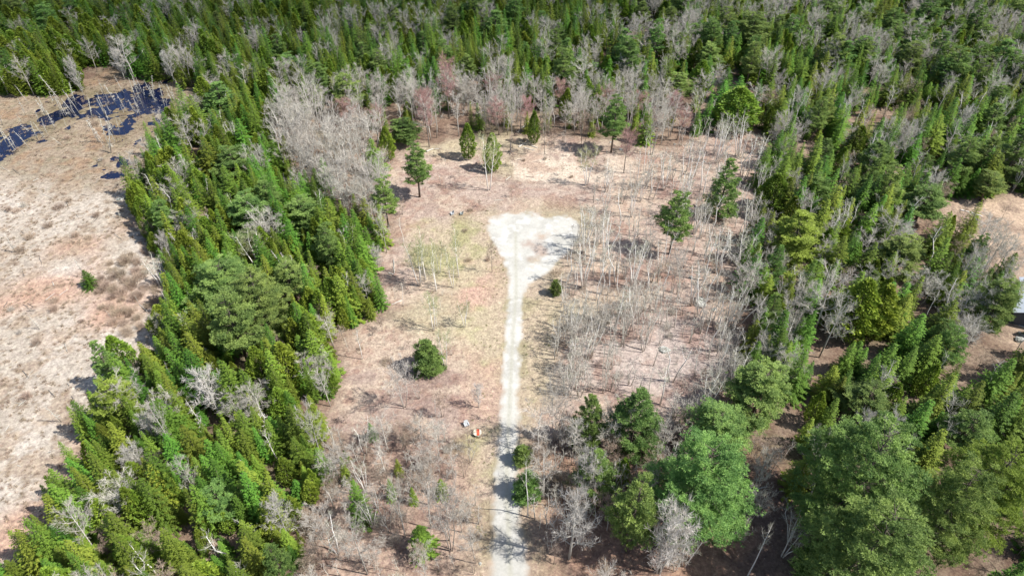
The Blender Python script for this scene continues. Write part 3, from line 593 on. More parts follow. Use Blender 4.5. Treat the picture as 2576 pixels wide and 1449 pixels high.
# --- pines and other trees that stand out, one by one
for a in [
 ('pine', 1020, 392, 300, 'pine with flat layered crown at the far left corner of the clearing', 100, 1),
 ('pine', 1056, 497, 368, 'leaning pine with bare lower trunk standing alone in the upper clearing', 74, 2),
 ('cedar', 1179, 399, 313, 'small egg shaped cedar standing alone in the upper clearing', 38, 1),
 ('birch', 1230, 480, 335, 'leafy yellow green birch with white trunk below the small cedar', 50, 6),
 ('cedar', 1240, 430, 338, 'thin olive cedar behind the leafy yellow green birch', 42, 1),
 ('pine', 1537, 385, 250, 'tall round topped pine at the far edge of the clearing', 74, 2),
 ('redmaple', 1080, 372, 230, 'large rose red budding maple beside the layered pine', 68, 0),
 ('redmaple', 1130, 300, 145, 'tall pink budding maple in front of the far spruces', 80, 0),
 ('redmaple', 880, 335, 248, 'red budding maple below the far round pine', 90, 1),
 ('brownmaple', 1370, 390, 272, 'round brown topped bare tree beside a slim cedar', 55, 0),
 ('cedar', 1343, 362, 282, 'slim dark cedar beside the round brown topped bare tree', 30, 1),
 ('maple', 1288, 362, 250, 'bare maple with dark trunk in front of the grey belt', 46, 0),
 ('brownmaple', 1464, 372, 275, 'several stemmed bare tree left of the round topped pine', 66, 1),
 ('redmaple', 1569, 436, 325, 'thin red budding tree below the round topped pine', 64, 0),
 ('maple', 1639, 390, 255, 'bushy bare tree right of the round topped pine', 76, 2),
 ('birch', 1475, 468, 368, 'clump of olive birches on the pale patch of the clearing', 48, 5),
 ('birch', 1600, 470, 365, 'slender grey green birch right of the pale patch', 40, 0),
 ('spruce', 945, 436, 348, 'dark bushy spruce at the edge of the grey maple stand', 60, 2),
 ('pine', 882, 300, 190, 'round pine behind the grey maple stand', 76, 0),
 ('pine', 570, 335, 212, 'large blue green pine beside the pond', 90, 3),
 ('maple', 490, 395, 300, 'fan shaped grey bare tree below the large blue green pine', 86, 1),
 ('whitetree', 440, 210, 132, 'pale oval bare tree at the far forest edge by the pond', 48, 0),
 ('whitetree', 315, 203, 125, 'grey bare tree right of the grassy inlet', 40, 0),
 ('maple', 245, 182, 104, 'grey bare tree left of the grassy inlet', 48, 1),
 ('whitetree', 208, 232, 148, 'dead grey tree standing on the far bog shore', 44, 0),
 ('pine', 1804, 548, 404, 'bright green pine with slanting trunk on the right of the clearing', 72, 3),
 ('pine', 1684, 640, 488, 'bushy dark pine above the birch stand', 84, 2),
 ('cedar', 1843, 325, 222, 'broad round cedar at the upper right forest edge', 84, 2),
 ('cedar', 1930, 540, 440, 'broad dark cedar at the right edge of the clearing', 56, 2),
 ('pineyellow', 1975, 712, 538, 'very tall yellow green pine at the right forest edge', 124, 2),
 ('pine', 2300, 612, 474, 'broad pine beside the right hand opening', 122, 0),
 ('pine', 2245, 745, 606, 'pine with tiered crown between two dark spruce groups', 104, 1),
 ('cedar', 2125, 846, 708, 'broad rounded cedar with twin olive tops', 80, 2),
 ('cedar', 2178, 846, 720, 'right half of the twin topped rounded cedar pair', 76, 0),
 ('pine', 2462, 880, 716, 'large pine beside the house roof', 100, 1),
 ('spruce', 1905, 470, 355, 'dark pointed spruce alone at the right clearing edge', 46, 2),
 ('pine', 1890, 1118, 938, 'tall blue green pine at the near right clearing edge', 146, 1),
 ('pine', 1790, 1190, 1038, 'flat spreading pine behind the tall dark pine', 150, 0),
 ('pine', 1730, 1420, 1118, 'tallest dark pine right of the drive', 236, 4),
 ('pine', 1585, 1180, 984, 'bright bushy pine above the drive', 126, 3),
 ('pine', 1478, 1122, 1000, 'smaller bright pine touching the bushy pine', 80, 3),
 ('pine', 1490, 1280, 1136, 'half hidden pine behind pale dead branches', 100, 3),
 ('pine', 1575, 1440, 1212, 'pale olive green pine with rounded crown beside the dark pine', 122, 0),
 ('pine', 2095, 1440, 1085, 'giant dark pine at the lower right', 260, 4),
 ('pine', 2105, 1620, 1285, 'huge pale topped pine cut by the bottom edge', 270, 4),
 ('pine', 2300, 1460, 1172, 'broad dark pine right of the giant pine', 180, 4),
 ('pineyellow', 2405, 1390, 1135, 'yellow green pine with long side limbs', 156, 3),
 ('pine', 2390, 1190, 1046, 'grey green pine in the lower right forest', 116, 0),
 ('pine', 2155, 1110, 975, 'round topped pine beside pale bare crowns', 130, 0),
 ('pine', 2470, 1330, 1200, 'small pine near the lower right edge', 80, 2),
 ('pine', 590, 852, 662, 'great light green pine in the middle of the conifer strip', 170, 4),
 ('pine', 680, 900, 690, 'great pine adjoining on the right of the light green pine', 140, 4),
 ('pine', 625, 968, 745, 'lower pine of the great pine cluster', 130, 0),
 ('pine', 440, 612, 508, 'small round pine near the bog edge of the strip', 60, 0),
 ('pine', 645, 640, 488, 'tiered blue green pine in the upper strip', 104, 1),
 ('pine', 775, 630, 498, 'tiered blue green pine nearest the grey maples', 94, 1),
 ('pine', 842, 690, 568, 'pine at the inner edge of the upper strip', 70, 0),
 ('pine', 745, 800, 662, 'pale green pine right of the great pines', 96, 0),
 ('pine', 600, 490, 374, 'light green pine at the head of the conifer strip', 110, 0),
 ('pine', 690, 560, 450, 'small pine between the two tiered pines', 60, 1),
 ('pine', 305, 985, 864, 'pale green pine on the bog corner of the strip', 64, 3),
 ('pineyellow', 330, 1110, 962, 'yellow green layered pine near the bog edge', 90, 1),
 ('pine', 575, 1345, 1226, 'pale blue green pine low in the strip', 90, 0),
 ('pine', 728, 1480, 1376, 'pale pine at the bottom of the strip', 62, 2),
 ('bushpine', 1076, 936, 868, 'dense round young pine alone left of the drive', 64, 0),
 ('bushpine', 1316, 1163, 1128, 'small dark young pine touching the drive edge', 42, 1),
 ('bushpine', 1328, 1242, 1190, 'bushy young pine behind a thin white birch near the drive', 56, 0),
 ('bushpine', 1396, 742, 708, 'small round young pine at the road bend', 28, 1),
 ('pine', 978, 572, 452, 'bright pine at the inner corner of the grey maples', 62, 2),
 ('spruce', 232, 722, 680, 'small bushy green spruce alone on the bog', 36, 2),
 ('spruce', 988, 1255, 1202, 'small bright spruce in the brushy bottom corner', 26, 2),
 ('spruce', 1005, 1195, 1153, 'tiny bright spruce above the brushy corner', 22, 2),
 ('spruce', 915, 1310, 1205, 'bright yellow green spruce in the brushy bottom corner', 56, 2),
 ('spruce', 1065, 1385, 1322, 'low wide spruce near the foot of the drive', 66, 2),
 ('spruce', 875, 1215, 1148, 'dark spruce at the top of the brushy corner', 36, 1),
 ('spruce', 1112, 1245, 1205, 'little spruce beneath pale bare branches', 34, 2),
 ('cedar', 1560, 1225, 1155, 'small olive cedar on the brown floor behind the pines', 36, 1),
 ('whitetree', 560, 1060, 936, 'great white rounded bare crown in the conifer strip', 124, 0),
 ('maple', 452, 1152, 1024, 'tall greyish bare tree left of the white rounded crown', 72, 0),
 ('whitetree', 398, 1120, 1045, 'small pale bare crown near the bog edge', 52, 0),
 ('whitetree', 362, 1185, 1122, 'pale spreading bare crown with sideways limbs', 76, 1),
 ('maple', 512, 1275, 1160, 'reddish grey bare tree in the near strip', 60, 0),
 ('maple', 812, 1168, 1030, 'pale bushy bare tree on the inner edge of the strip', 76, 1),
 ('whitetree', 728, 1352, 1252, 'white bare tree with wide claw like limbs', 88, 0),
 ('birch', 650, 678, 578, 'fan shaped birch between two spruces in the strip', 62, 5),
 ('maple', 1018, 1026, 915, 'broad grey bare tree left of the drive', 96, 2),
 ('birch', 1095, 1048, 1000, 'small white birch bending left beside a bare bush', 36, 3),
 ('brownmaple', 1113, 1049, 985, 'small bare bush tree beside the bending white birch', 52, 1),
 ('whitetree', 1205, 1026, 968, 'little pale bare tree on the yellow grass', 44, 0),
 ('birch', 1120, 925, 830, 'white birch beside the dense round young pine', 42, 6),
 ('birch', 1090, 832, 738, 'bare white birch with crooked stem', 52, 6),
 ('birch', 1099, 826, 752, 'thin white birch right of the crooked birch', 30, 0),
 ('birch', 1169, 824, 755, 'little birch clump alone on the grass', 36, 5),
 ('birch', 1056, 720, 612, 'leftmost leaning birch clump of the lawn group', 62, 5),
 ('birch', 1071, 705, 590, 'tall leaning birch of the lawn group', 52, 6),
 ('birch', 1098, 732, 620, 'middle forked birch of the lawn group', 48, 6),
 ('birch', 1106, 688, 606, 'short birch behind the middle forked birch', 36, 6),
 ('birch', 1139, 724, 638, 'right hand birch with paired stems in the lawn group', 36, 6),
 ('birch', 1154, 696, 582, 'fullest green birch of the lawn group', 48, 6),
 ('birch', 1124, 668, 608, 'farthest small birch of the lawn group', 30, 0),
 ('maple', 973, 636, 530, 'pale bare tree with dark base beside the bright pine', 56, 0),
 ('birch', 1016, 617, 540, 'single thin birch right of the pale bare tree', 24, 3),
 ('brownmaple', 1238, 686, 598, 'thin brown bare tree left of the turning circle', 40, 0),
 ('whitetree', 948, 678, 620, 'cluster of broken white stems at the strip edge', 44, 1),
 ('birch', 1015, 770, 705, 'thin dark stemmed birch on the left lawn', 24, 3),
 ('birch', 912, 905, 815, 'white birch on the brushy slope at the strip edge', 40, 0),
 ('whitetree', 1440, 1150, 1062, 'dead white tree with tangled limbs beneath the bright pine', 90, 0),
 ('maple', 1396, 1108, 950, 'large grey bare tree right of the drive', 100, 2),
 ('whitetree', 1432, 1405, 1248, 'large silver dead tree with drooping limbs', 130, 0),
 ('whitetree', 1470, 1250, 1140, 'silver tangled tree above the large silver dead tree', 90, 1),
 ('whitetree', 1655, 1440, 1285, 'silver dead tree between the two near pines', 90, 1),
 ('birch', 1328, 1300, 1140, 'tall thin birch rising beside the drive', 44, 3),
 ('maple', 1135, 1385, 1215, 'wide fan shaped pale tree at the foot of the lawn', 120, 2),
 ('maple', 1085, 1330, 1190, 'pale greenish bare tree in the brushy corner', 80, 1),
 ('maple', 1020, 1350, 1215, 'pale bare tree at the middle of the brushy corner', 80, 0),
 ('maple', 925, 1445, 1300, 'grey fan shaped tree low in the brushy corner', 100, 1),
 ('maple', 1140, 1205, 1125, 'small pale bare tree at the top of the brushy corner', 70, 1),
 ('maple', 1690, 735, 630, 'tall grey bare tree at the right of the birch stand', 60, 2),
 ('maple', 1625, 665, 585, 'pale forked tree inside the birch stand', 52, 0),
 ('maple', 1885, 1260, 1140, 'bare grey tree leaning on the brown glade edge', 80, 1),
 ('maple', 1880, 1320, 1220, 'bare grey fan tree in the brown glade', 84, 2),
 ('birch', 1880, 1449, 1300, 'white birch in the brown glade at the bottom edge', 56, 0),
 ('maple', 2045, 840, 690, 'wide pinkish grey bare crown beside the rounded cedars', 140, 1),
 ('maple', 2060, 900, 760, 'grey bare crown below the wide pinkish crown', 110, 0),
 ('whitetree', 2255, 640, 570, 'white bare top between two pines', 70, 0),
 ('maple', 2180, 225, 148, 'pinkish grey bare crown high in the right forest', 70, 1),
 ('whitetree', 2108, 330, 250, 'pale bare crown in the upper right forest', 46, 0),
 ('whitetree', 2405, 348, 270, 'white stemmed birch like tree in the upper right forest', 54, 0),
 ('whitetree', 2140, 1130, 1040, 'silver spreading crown left of the round topped pine foot', 66, 0),
 ('whitetree', 2195, 1145, 1045, 'silver spreading crown above the giant pine', 80, 1),
 ('birch', 1870, 762, 690, 'fan of many white stems at the right edge', 44, 2),
 ('birch', 1797, 756, 685, 'single white birch behind the grey boulder', 26, 3),
 ('snag', 1833, 665, 590, 'grey green dead spruce at the right of the birches', 40, 2),
 ('birch', 1800, 960, 810, 'tall leaning birch over the pale thicket', 40, 3),
 ('whitetree', 430, 652, 588, 'white dead tree with bent limbs near the bog edge', 50, 0),
 ('birch', 410, 725, 650, 'white birch clump leaning over the bog edge', 60, 2),
 ('maple', 2565, 1449, 1370, 'grey bare crown in the bottom right corner', 90, 1),
 ('birch', 2545, 695, 640, 'crooked pale tree by the house', 30, 3),
 ('birch', 2525, 705, 640, 'thin dark leaning tree by the house', 24, 3),
]:
    one(a[0], a[1], a[2], a[3], a[4], a[5] if len(a) > 5 else None, a[6] if len(a) > 6 else None)
# pines spread through the far forest: (u, base v, top v, crown width)
FARP = [(143,105,12,60),(735,205,136,76),(668,145,96,36),(1245,120,30,84),(1362,90,30,46),(1405,125,60,46),(1425,165,98,58),(940,125,58,52),(1005,100,28,50),(1140,115,15,50),
 (920,190,110,60),(1070,165,82,46),(1612,70,5,50),(1490,215,158,42),(1702,255,185,64),(1880,140,32,90),(1950,110,40,60),(2066,70,-5,88),(2308,100,-5,84),(1777,190,112,66),(1735,140,62,52),
 (2045,120,52,60),(2270,205,108,80),(2057,335,246,58),(2555,160,58,60),(2470,345,264,74),(2515,455,335,96),(2180,445,358,90),(2060,430,352,62),(2000,440,392,44),(2107,470,412,40),(2305,460,392,46),(2465,505,436,80),
 (1240,40,-30,50),(880,90,20,50),(60,80,-10,60),(200,70,0,50),(30,200,120,50),(1680,90,20,50),(2420,80,0,60),(2150,70,0,60),(780,120,60,40),(560,90,30,40),(1180,210,140,46),(1320,170,110,40)]
rp = random.Random(3)
for k, (u, v, vt, cw) in enumerate(FARP):
    x, y = G(u, v); h = hgt(u, v, vt); depth = y*cp+(CAM_H-h*.6)*sp
    side = 'far right forest' if u > 1500 else ('forest behind the clearing' if u > 700 else 'far forest beyond the pond')
    TREES.append(dict(key='pine', x=x, y=y, h=h, form=rp.randint(0, 3), label='blue green pine rising over spruces, '+('far' if v < 110 else 'near')+' '+('left' if u < (300 if u < 700 else 900 if u < 1500 else 1850) else 'middle' if u < (500 if u < 700 else 1200 if u < 1500 else 2200) else 'right')+' of the '+side, group='pines in the '+side, ws=max(.6, min(1.8, (cw*depth/FD/2)/(HALF['pine']*h))), tilt=0, ta=0, own=True))

# --- stands of trees
own_xy = np.array([(t['x'], t['y'], max(1.2, HALF.get(t['key'], .3)*t['h']*t['ws'])) for t in TREES])
step = 2.15
r = rs(5)
gx, gy = np.meshgrid(np.arange(-235, 235, step), np.arange(27, 330, step), indexing='ij')
gx = (gx+r.uniform(-.48, .48, gx.shape)*step).ravel(); gy = (gy+r.uniform(-.48, .48, gy.shape)*step).ravel()
U, V = proj(gx, gy); ok = (np.abs(gx) < gy*cp*.98+CAM_H*.62+8)
gx, gy, U, V = gx[ok], gy[ok], U[ok], V[ok]
dens = fbm(gx, gy, 16, 101, 3); dens2 = fbm(gx, gy, 9, 111, 3)
reg = np.full(len(gx), 'right', dtype='U12')
reg[(V < 250) & (U < 700)] = 'farleft'; reg[(V < 285) & (U >= 700) & (U < 1500)] = 'far'; reg[(V < 250) & (U >= 1500)] = 'farright'
reg[(V < 300) & (U >= 520) & (U < 700)] = 'farleft'
for nm, P in [('belt', BELT), ('strip', STRIP), ('maples', MAPLES), ('mixr', MIX_R), ('glade', GLADE), ('clear', CLEAR), ('birches', BIRCHES), ('thicket', THICKET), ('mixl', MIX_L), ('bog', BOG), ('open', OPEN_A), ('open', OPEN_B), ('open', OPEN_C)]:
    reg[inside(U, V, P)] = nm
pm = np.maximum(sstep(-3, 1, sdist(gx, gy, GPOND)), 0); rdist = -sdist(gx, gy, GROAD)
reg[(rdist < 1.2)] = 'road'; reg[(reg == 'clear') & inside(U, V, VERGE)] = 'road'
strip_edge = sdist(gx, gy, gp(STRIP))
# region -> (keep probability, [(kind, weight, hmin, hmax)])
MIXES = dict(
 strip=(.84, [('spruce', .60, 6, 13), ('cedar', .25, 5.5, 11), ('maple', .035, 8, 11), ('birch', .035, 8, 11), ('snag', .03, 6, 9), ('brownmaple', .05, 4, 7)]),
 farleft=(.62, [('spruce', .55, 8, 13), ('cedar', .30, 7, 11.5), ('maple', .035, 8, 12), ('pole', .02, 9, 13), ('snag', .03, 6, 9)]),
 far=(.62, [('spruce', .60, 8, 13), ('cedar', .20, 7, 11), ('maple', .085, 8, 12), ('pole', .05, 9, 13), ('pine', .03, 11, 15)]),
 farright=(.60, [('spruce', .50, 7, 12), ('cedar', .12, 7, 10), ('maple', .095, 8, 12), ('pole', .08, 9, 13), ('pine', .05, 10, 15)]),
 belt=(.46, [('maple', .28, 8, 12), ('pole', .40, 9, 13), ('redmaple', .06, 8, 11), ('spruce', .15, 6, 10), ('cedar', .08, 5, 9), ('birch', .03, 9, 12)]),
 maples=(.44, [('pole', .72, 11, 15), ('maple', .26, 9, 13), ('spruce', .02, 6, 9)]),
 right=(.52, [('spruce', .52, 6, 12), ('cedar', .07, 6, 9), ('maple', .08, 7, 11), ('pole', .07, 8, 12), ('birch', .09, 8, 11), ('pine', .05, 9, 13), ('brownmaple', .10, 4, 7)]),
 birches=(.33, [('birch', .56, 8.5, 12.5), ('thin', .36, 3, 7.5), ('brownmaple', .08, 2, 4)]),
 thicket=(.62, [('thin', .66, 3.5, 7.5), ('brownmaple', .10, 2, 4), ('birch', .12, 7, 10), ('paleshrub', .12, 1.2, 2.2)]),
 mixl=(.62, [('maple', .20, 5, 9), ('thin', .22, 3, 6.5), ('brownmaple', .20, 3, 6), ('birch', .14, 6, 10), ('pole', .12, 6, 9), ('paleshrub', .17, 1.5, 3), ('spruce', .03, 3, 5)]),
 mixr=(.42, [('brownmaple', .24, 3, 6), ('thin', .22, 4, 8), ('maple', .22, 6, 10), ('birch', .22, 7, 11), ('pole', .12, 7, 10), ('spruce', .04, 3, 6), ('shrub', .06, 1, 2)]),
 glade=(.14, [('brownmaple', .4, 3, 6), ('birch', .3, 5, 9), ('maple', .1, 5, 8), ('shrub', .2, 1, 2)]),
 clear=(.03, [('brownmaple', .3, 2, 5), ('thin', .3, 2, 5), ('birch', .1, 5, 8), ('shrub', .4, .6, 1.4)]),
 bog=(.045, [('snag', .30, 2, 5.5), ('shrub', .55, .7, 1.8), ('paleshrub', .15, 1, 2)]),
 open=(.03, [('brownmaple', .6, 3, 6), ('shrub', .2, .6, 1.4), ('bushpine', .2, 2, 3)]))
PLACE = dict(strip='', farleft='far forest beyond the pond', far='forest behind the clearing', farright='far right forest', belt='grey belt behind the clearing', maples='grey stand beside the conifer strip',
 birches='birch stand right of the turning circle', thicket='pale thicket right of the drive', mixl='brushy corner left of the drive', mixr='wood right of the drive', glade='brown glade at the lower right', clear='open clearing', bog='straw coloured bog', open='small openings of the right forest')
LOOK = dict(spruce='pointed green spruce', cedar='yellowish olive cedar', pine='blue green pine', pineyellow='yellow green pine', bushpine='low young pine', maple='grey twiggy bare maple', redmaple='rose tinted budding maple', brownmaple='thin brown bare sapling',
 pole='tall slender grey bare tree', birch='white stemmed birch', whitetree='pale bare tree', thin='thin pale leafless sapling', snag='grey dead snag', shrub='low brown shrub', paleshrub='pale leafless brush clump')
EXT = {g: (U[reg == g].min(), U[reg == g].max(), np.median(V[reg == g])) for g in set(reg)}
def part_of(g, u, v):
    a, b, m = EXT[g]; a = max(a, 0); b = min(b, 2576); t = (u-a)/(b-a+1)
    return ', '+('far ' if v < m else 'near ')+('left side' if t < .25 else 'left middle' if t < .5 else 'right middle' if t < .75 else 'right side')
for i in range(len(gx)):
    g_ = reg[i]
    if g_ == 'road' or g_ not in MIXES: continue
    pr, mix_ = MIXES[g_]; x, y, u, v = gx[i], gy[i], U[i], V[i]
    q = r.rand(); pr2 = pr
    if g_ in ('right', 'farright', 'belt'): pr2 = pr*np.clip(1+(dens[i]-.5)*2.4, .3, 1.5)
    if g_ in ('birches', 'thicket', 'mixl', 'mixr'): pr2 = pr*np.clip(1+(dens[i]-.5)*4, .1, 2)
    if g_ == 'right' and u > 2150 and v < 1000: pr2 *= 1.05
    if g_ == 'bog':
        if pm[i] > .2: continue
        if inside(u, v, [(225,700),(300,640),(380,660),(420,740),(400,830),(330,850),(240,790)]): pr2 = .95; mix_ = [('shrub', .93, 1.1, 2.4), ('snag', .07, 2, 4)]
        elif dens2[i] > .56: pr2 = .12
        if inside(u, v, [(200,238),(222,205),(262,172),(290,178),(300,205),(370,206)]): pr2 = 0
    if g_ == 'mixl' and u > 1130: pr2 *= .35
    if q > pr2: continue
    ws_ = [m[1] for m in mix_]
    if g_ in ('farleft', 'far', 'strip', 'right', 'farright', 'belt'):      # kinds grow in patches
        k_ = dens2[i]-.5; ws_ = [m[1]*(np.clip(1+k_*5, .2, 1.8) if m[0] in ('maple', 'pole', 'redmaple', 'brownmaple') else (np.clip(1-(dens[i]-.5)*5, .3, 2.2) if m[0] == 'cedar' else 1)) for m in mix_]
    c_ = r.rand()*sum(ws_); j = 0
    while c_ > ws_[j] and j < len(ws_)-1: c_ -= ws_[j]; j += 1
    key, _, h0, h1 = mix_[j]; h = h0+(h1-h0)*r.rand()
    if g_ == 'strip' and strip_edge[i] < 3: h *= .8
    d_ = np.hypot(own_xy[:, 0]-x, own_xy[:, 1]-y)
    lim = (.75 if key in ('spruce', 'cedar', 'pine') else .45)*(.8 if g_ == 'strip' else 1)
    if (d_ < own_xy[:, 2]*lim).any(): continue
    dxo = np.abs(own_xy[:, 0]-x-(own_xy[:, 0]*.0)); dyo = own_xy[:, 1]-y
    if h > 3.5 and ((dyo > 0) & (dyo < np.minimum(9.0, h)) & (dxo < own_xy[:, 2]*.8)).any() and r.rand() < .93:      # the trees that stand out are not hemmed in
        if g_ != 'strip': continue
        if key not in ('spruce', 'cedar'): key = 'spruce'
        h = r.uniform(3.5, 6.0)
    if key == 'pine' and (d_ < own_xy[:, 2]+2).any(): key = 'spruce'; h = 8
    if g_ == 'strip': pl = ('near end of the conifer strip' if v > 1120 else 'middle of the conifer strip' if v > 800 else 'far end of the conifer strip')
    elif g_ == 'right': pl = ('lower right forest' if v > 1000 else 'forest at the right edge' if v > 640 else 'upper right forest')
    else: pl = PLACE[g_]
    if key in ('spruce', 'cedar'): sz = 'tall ' if h > (h0+h1)/2 else 'short '
    else: sz = ''
    TREES.append(dict(key=key, x=x, y=y, h=h, form=None, label=sz+LOOK[key]+' in the '+pl+part_of(g_, u, v), group=KIND[key]['cat']+'s of the '+pl, ws=r.uniform(.75, 1.3)*(1.18 if g_ in ('right', 'farright') and key == 'spruce' else 1.0), tilt=abs(r.normal())*R(2.2 if key not in ('birch', 'pole', 'snag') else 5), ta=r.rand()*6.28, own=False))
# the haze of thin pale saplings between the drive and the right hand wood, and other undergrowth
for P, n_, h0, h1, pl, kk in ((THICKET, 200, 3.5, 8, 'thicket', ('thin',)*5+('birch',)), (BIRCHES, 130, 3, 8, 'birches', ('thin',)*3+('birch',)), (MIX_R, 120, 3, 7, 'mixr', ('thin', 'brownmaple', 'thin')), (MIX_L, 70, 2.5, 6, 'mixl', ('thin', 'brownmaple', 'maple')), (CLEAR, 60, 1.5, 4, 'clear', ('thin', 'brownmaple'))):
    g = gp([p for p in P if p[1] < 1500]+([] if max(p[1] for p in P) < 1500 else [])); X0, X1, Y0, Y1 = min(p[0] for p in g), max(p[0] for p in g), min(p[1] for p in g), max(p[1] for p in g); c_ = 0; k = 0
    while c_ < n_ and k < 20000:
        k += 1; x, y = r.uniform(X0, X1), r.uniform(Y0, Y1)
        if not inside(x, y, g) or sdist(np.array([x]), np.array([y]), GROAD)[0] > -1.5: continue
        u, v = proj(x, y)
        if pl == 'thicket' and r.rand() > np.clip((fbm(x, y, 10, 160, 3)-.32)*4, .15, 1): continue
        d_ = np.hypot(own_xy[:, 0]-x, own_xy[:, 1]-y)
        if (d_ < own_xy[:, 2]*.4).any() or (pl == 'clear' and u > 1150 and v > 480): continue
        key = kk[r.randint(len(kk))]; h = r.uniform(h0, h1)+(3 if key == 'birch' else 0); c_ += 1
        TREES.append(dict(key=key, x=x, y=y, h=h, form=None, label=LOOK[key]+' in the '+PLACE[pl], group=KIND[key]['cat']+'s of the '+PLACE[pl], ws=r.uniform(.8, 1.25), tilt=abs(r.normal())*R(4), ta=r.rand()*6.28, own=False))
# name each one after what it stands near
marks = [(t['x'], t['y'], t['label']) for t in TREES if t['own'] and t['group'] is None]
mx_ = np.array([[m[0], m[1]] for m in marks]); STOPW = {'of', 'the', 'in', 'at', 'with', 'and', 'on', 'to', 'by', 'a', 'above', 'below', 'behind', 'beside', 'between', 'right', 'left', 'from', 'inside', 'over', 'near', 'under'}
for t in TREES:
    if t['own']: continue
    d_ = np.hypot(mx_[:, 0]-t['x'], mx_[:, 1]-t['y']); j = int(d_.argmin())
    if d_[j] < 15 and t['key'] in LOOK:
        wd = marks[j][2].split()
        side = 'just ' if d_[j] < 5 else ''
        rel = ('right of the ' if t['x']-mx_[j, 0] > abs(t['y']-mx_[j, 1]) else 'left of the ' if mx_[j, 0]-t['x'] > abs(t['y']-mx_[j, 1]) else 'behind the ' if t['y'] > mx_[j, 1] else 'in front of the ')
        look = {'birch': 'white stemmed birch', 'pole': 'slender bare tree', 'maple': 'bare maple', 'brownmaple': 'brown sapling', 'thin': 'thin pale sapling', 'spruce': 'spruce', 'cedar': 'olive cedar', 'pine': 'pine', 'snag': 'grey snag', 'shrub': 'brown shrub', 'paleshrub': 'pale brush', 'redmaple': 'rose maple', 'bushpine': 'young pine'}.get(t['key'], KIND[t['key']]['cat'])
        big = 'tall ' if t['h'] > 9.5 else ('short ' if t['h'] < 7 else '')
        head = (side+big+('broad ' if t['ws'] > 1.05 and t['key'] in ('spruce', 'cedar') else '')+look+' '+rel).replace('just ', 'close-set ').split()
        wd = wd[:12-len(head)]
        while wd[-1] in STOPW: wd.pop()
        t['label'] = ' '.join(head+wd); t['d'] = d_[j]; t['group'] = look+' group '+rel+' '.join(wd)
# drowned grey trees in and around the pond
for k in range(170):
    u = r.uniform(-20, 470); v = r.uniform(225, 395)
    x, y = G(u, v); d = float(sdist(np.array([x]), np.array([y]), GPOND)[0])
    if d < -7 or (d < -1 and r.rand() < .5): continue
    if u > 330 and v > 300: continue
    near = v > 300 and u < 140
    TREES.append(dict(key='snag', x=x, y=y, h=(r.uniform(5.2, 8.0) if u % 2 > 1 else r.uniform(2.5, 5)), form=None, label=('tall' if u % 2 > 1 else 'short')+' grey drowned trunk '+('at the left end of' if u < 90 else 'left of the middle of' if u < 200 else 'in the middle of' if u < 300 else 'at the right end of')+' the dark bog pond', group='drowned trunks in the bog pond', ws=r.uniform(.8, 1.3), tilt=abs(r.normal())*R(9), ta=r.rand()*6.28, own=False))

# ------------------------------------------------------------------ things and parts
def empty(name, loc, rz=0, label=None, cat=None, group=None):
    o = bpy.data.objects.new(name, None); COL.objects.link(o); o.location = loc; o.rotation_euler = (0, 0, rz); o.empty_display_size = .3
    if label: o['label'] = label
    if cat: o['category'] = cat
    if group: o['group'] = group
    return o
def part(name, me, parent, loc=(0, 0, 0), rot=(0, 0, 0)):
    o = bpy.data.objects.new(name, me); COL.objects.link(o)
    if parent: o.parent = parent
    o.location = loc; o.rotation_euler = rot; return o
def gz(x, y): return float(terrain(np.array([x]), np.array([y]))[0])
xs = np.array([t['x'] for t in TREES]); ys = np.array([t['y'] for t in TREES]); ZT = terrain(xs, ys)
UU, VV = proj(xs, ys, np.array([t['h']*.6 for t in TREES]))
rt_ = rs(9); counts = {}; rest = {}
order = sorted(range(len(TREES)), key=lambda i: (not TREES[i]['own'], xs[i]**2+ys[i]**2))
LIMIT = dict(spruce=295, cedar=290, pine=290, maple=290, birch=290, pole=290, thin=290, brownmaple=290, snag=290, shrub=200, paleshrub=200)
same = {}
_c = {}
for i in order:                                  # only those that will stand as single trees
    t = TREES[i]
    if -30 < UU[i] < 2606 and -40 < VV[i] < 1500:
        cat = KIND[t['key']]['cat']; _c[cat] = _c.get(cat, 0)+1
        if _c[cat] <= LIMIT.get(t['key'], 290) and not t['own'] and 'd' in t: same.setdefault(t['label'], []).append(t)
for lb, L_ in same.items():
    L_.sort(key=lambda t: t['d'])
    if len(L_) in (2, 3):
        for t, w_ in zip(L_, ('nearer', 'farther') if len(L_) == 2 else ('nearest', 'middle', 'farthest')): t['label'] = w_+' '+lb
for i in order:
    t = TREES[i]; K = KIND[t['key']]; nf = len(K['forms']); fi = t['form'] if t['form'] is not None else int(rt_.randint({'birch': 5, 'pine': 4}.get(t['key'], nf))); fi %= nf
    z = float(ZT[i])-.05
    if t['key'] == 'snag': z = max(z, -.3)
    cat = K['cat']; inview = -30 < UU[i] < 2606 and -40 < VV[i] < 1500
    rz = float(rt_.rand()*6.28); ax = Vector((math.cos(t['ta']), math.sin(t['ta']), 0))
    rot = Matrix.Rotation(t['tilt'], 3, ax) @ Matrix.Rotation(rz, 3, 'Z')
    tm, cm, H = K['forms'][fi]; s_ = t['h']/H; w_ = s_*t['ws']
    if inview and counts.get(cat, 0) < LIMIT.get(t['key'], 290):
        counts[cat] = counts.get(cat, 0)+1
        e = empty(K['name'], (t['x'], t['y'], z), 0, t['label'], cat, t['group'])
        e.rotation_euler = rot.to_euler(); e.scale = (w_, w_, s_)
        if tm: part('trunk', tm, e)
        part('crown' if tm else 'stems', cm, e)
    else:
        rest.setdefault(t['key'], []).append((t['x'], t['y'], z, *rot.to_euler(), w_, w_, s_, fi))
print('individual', counts, 'mass', {k: len(v) for k, v in rest.items()})

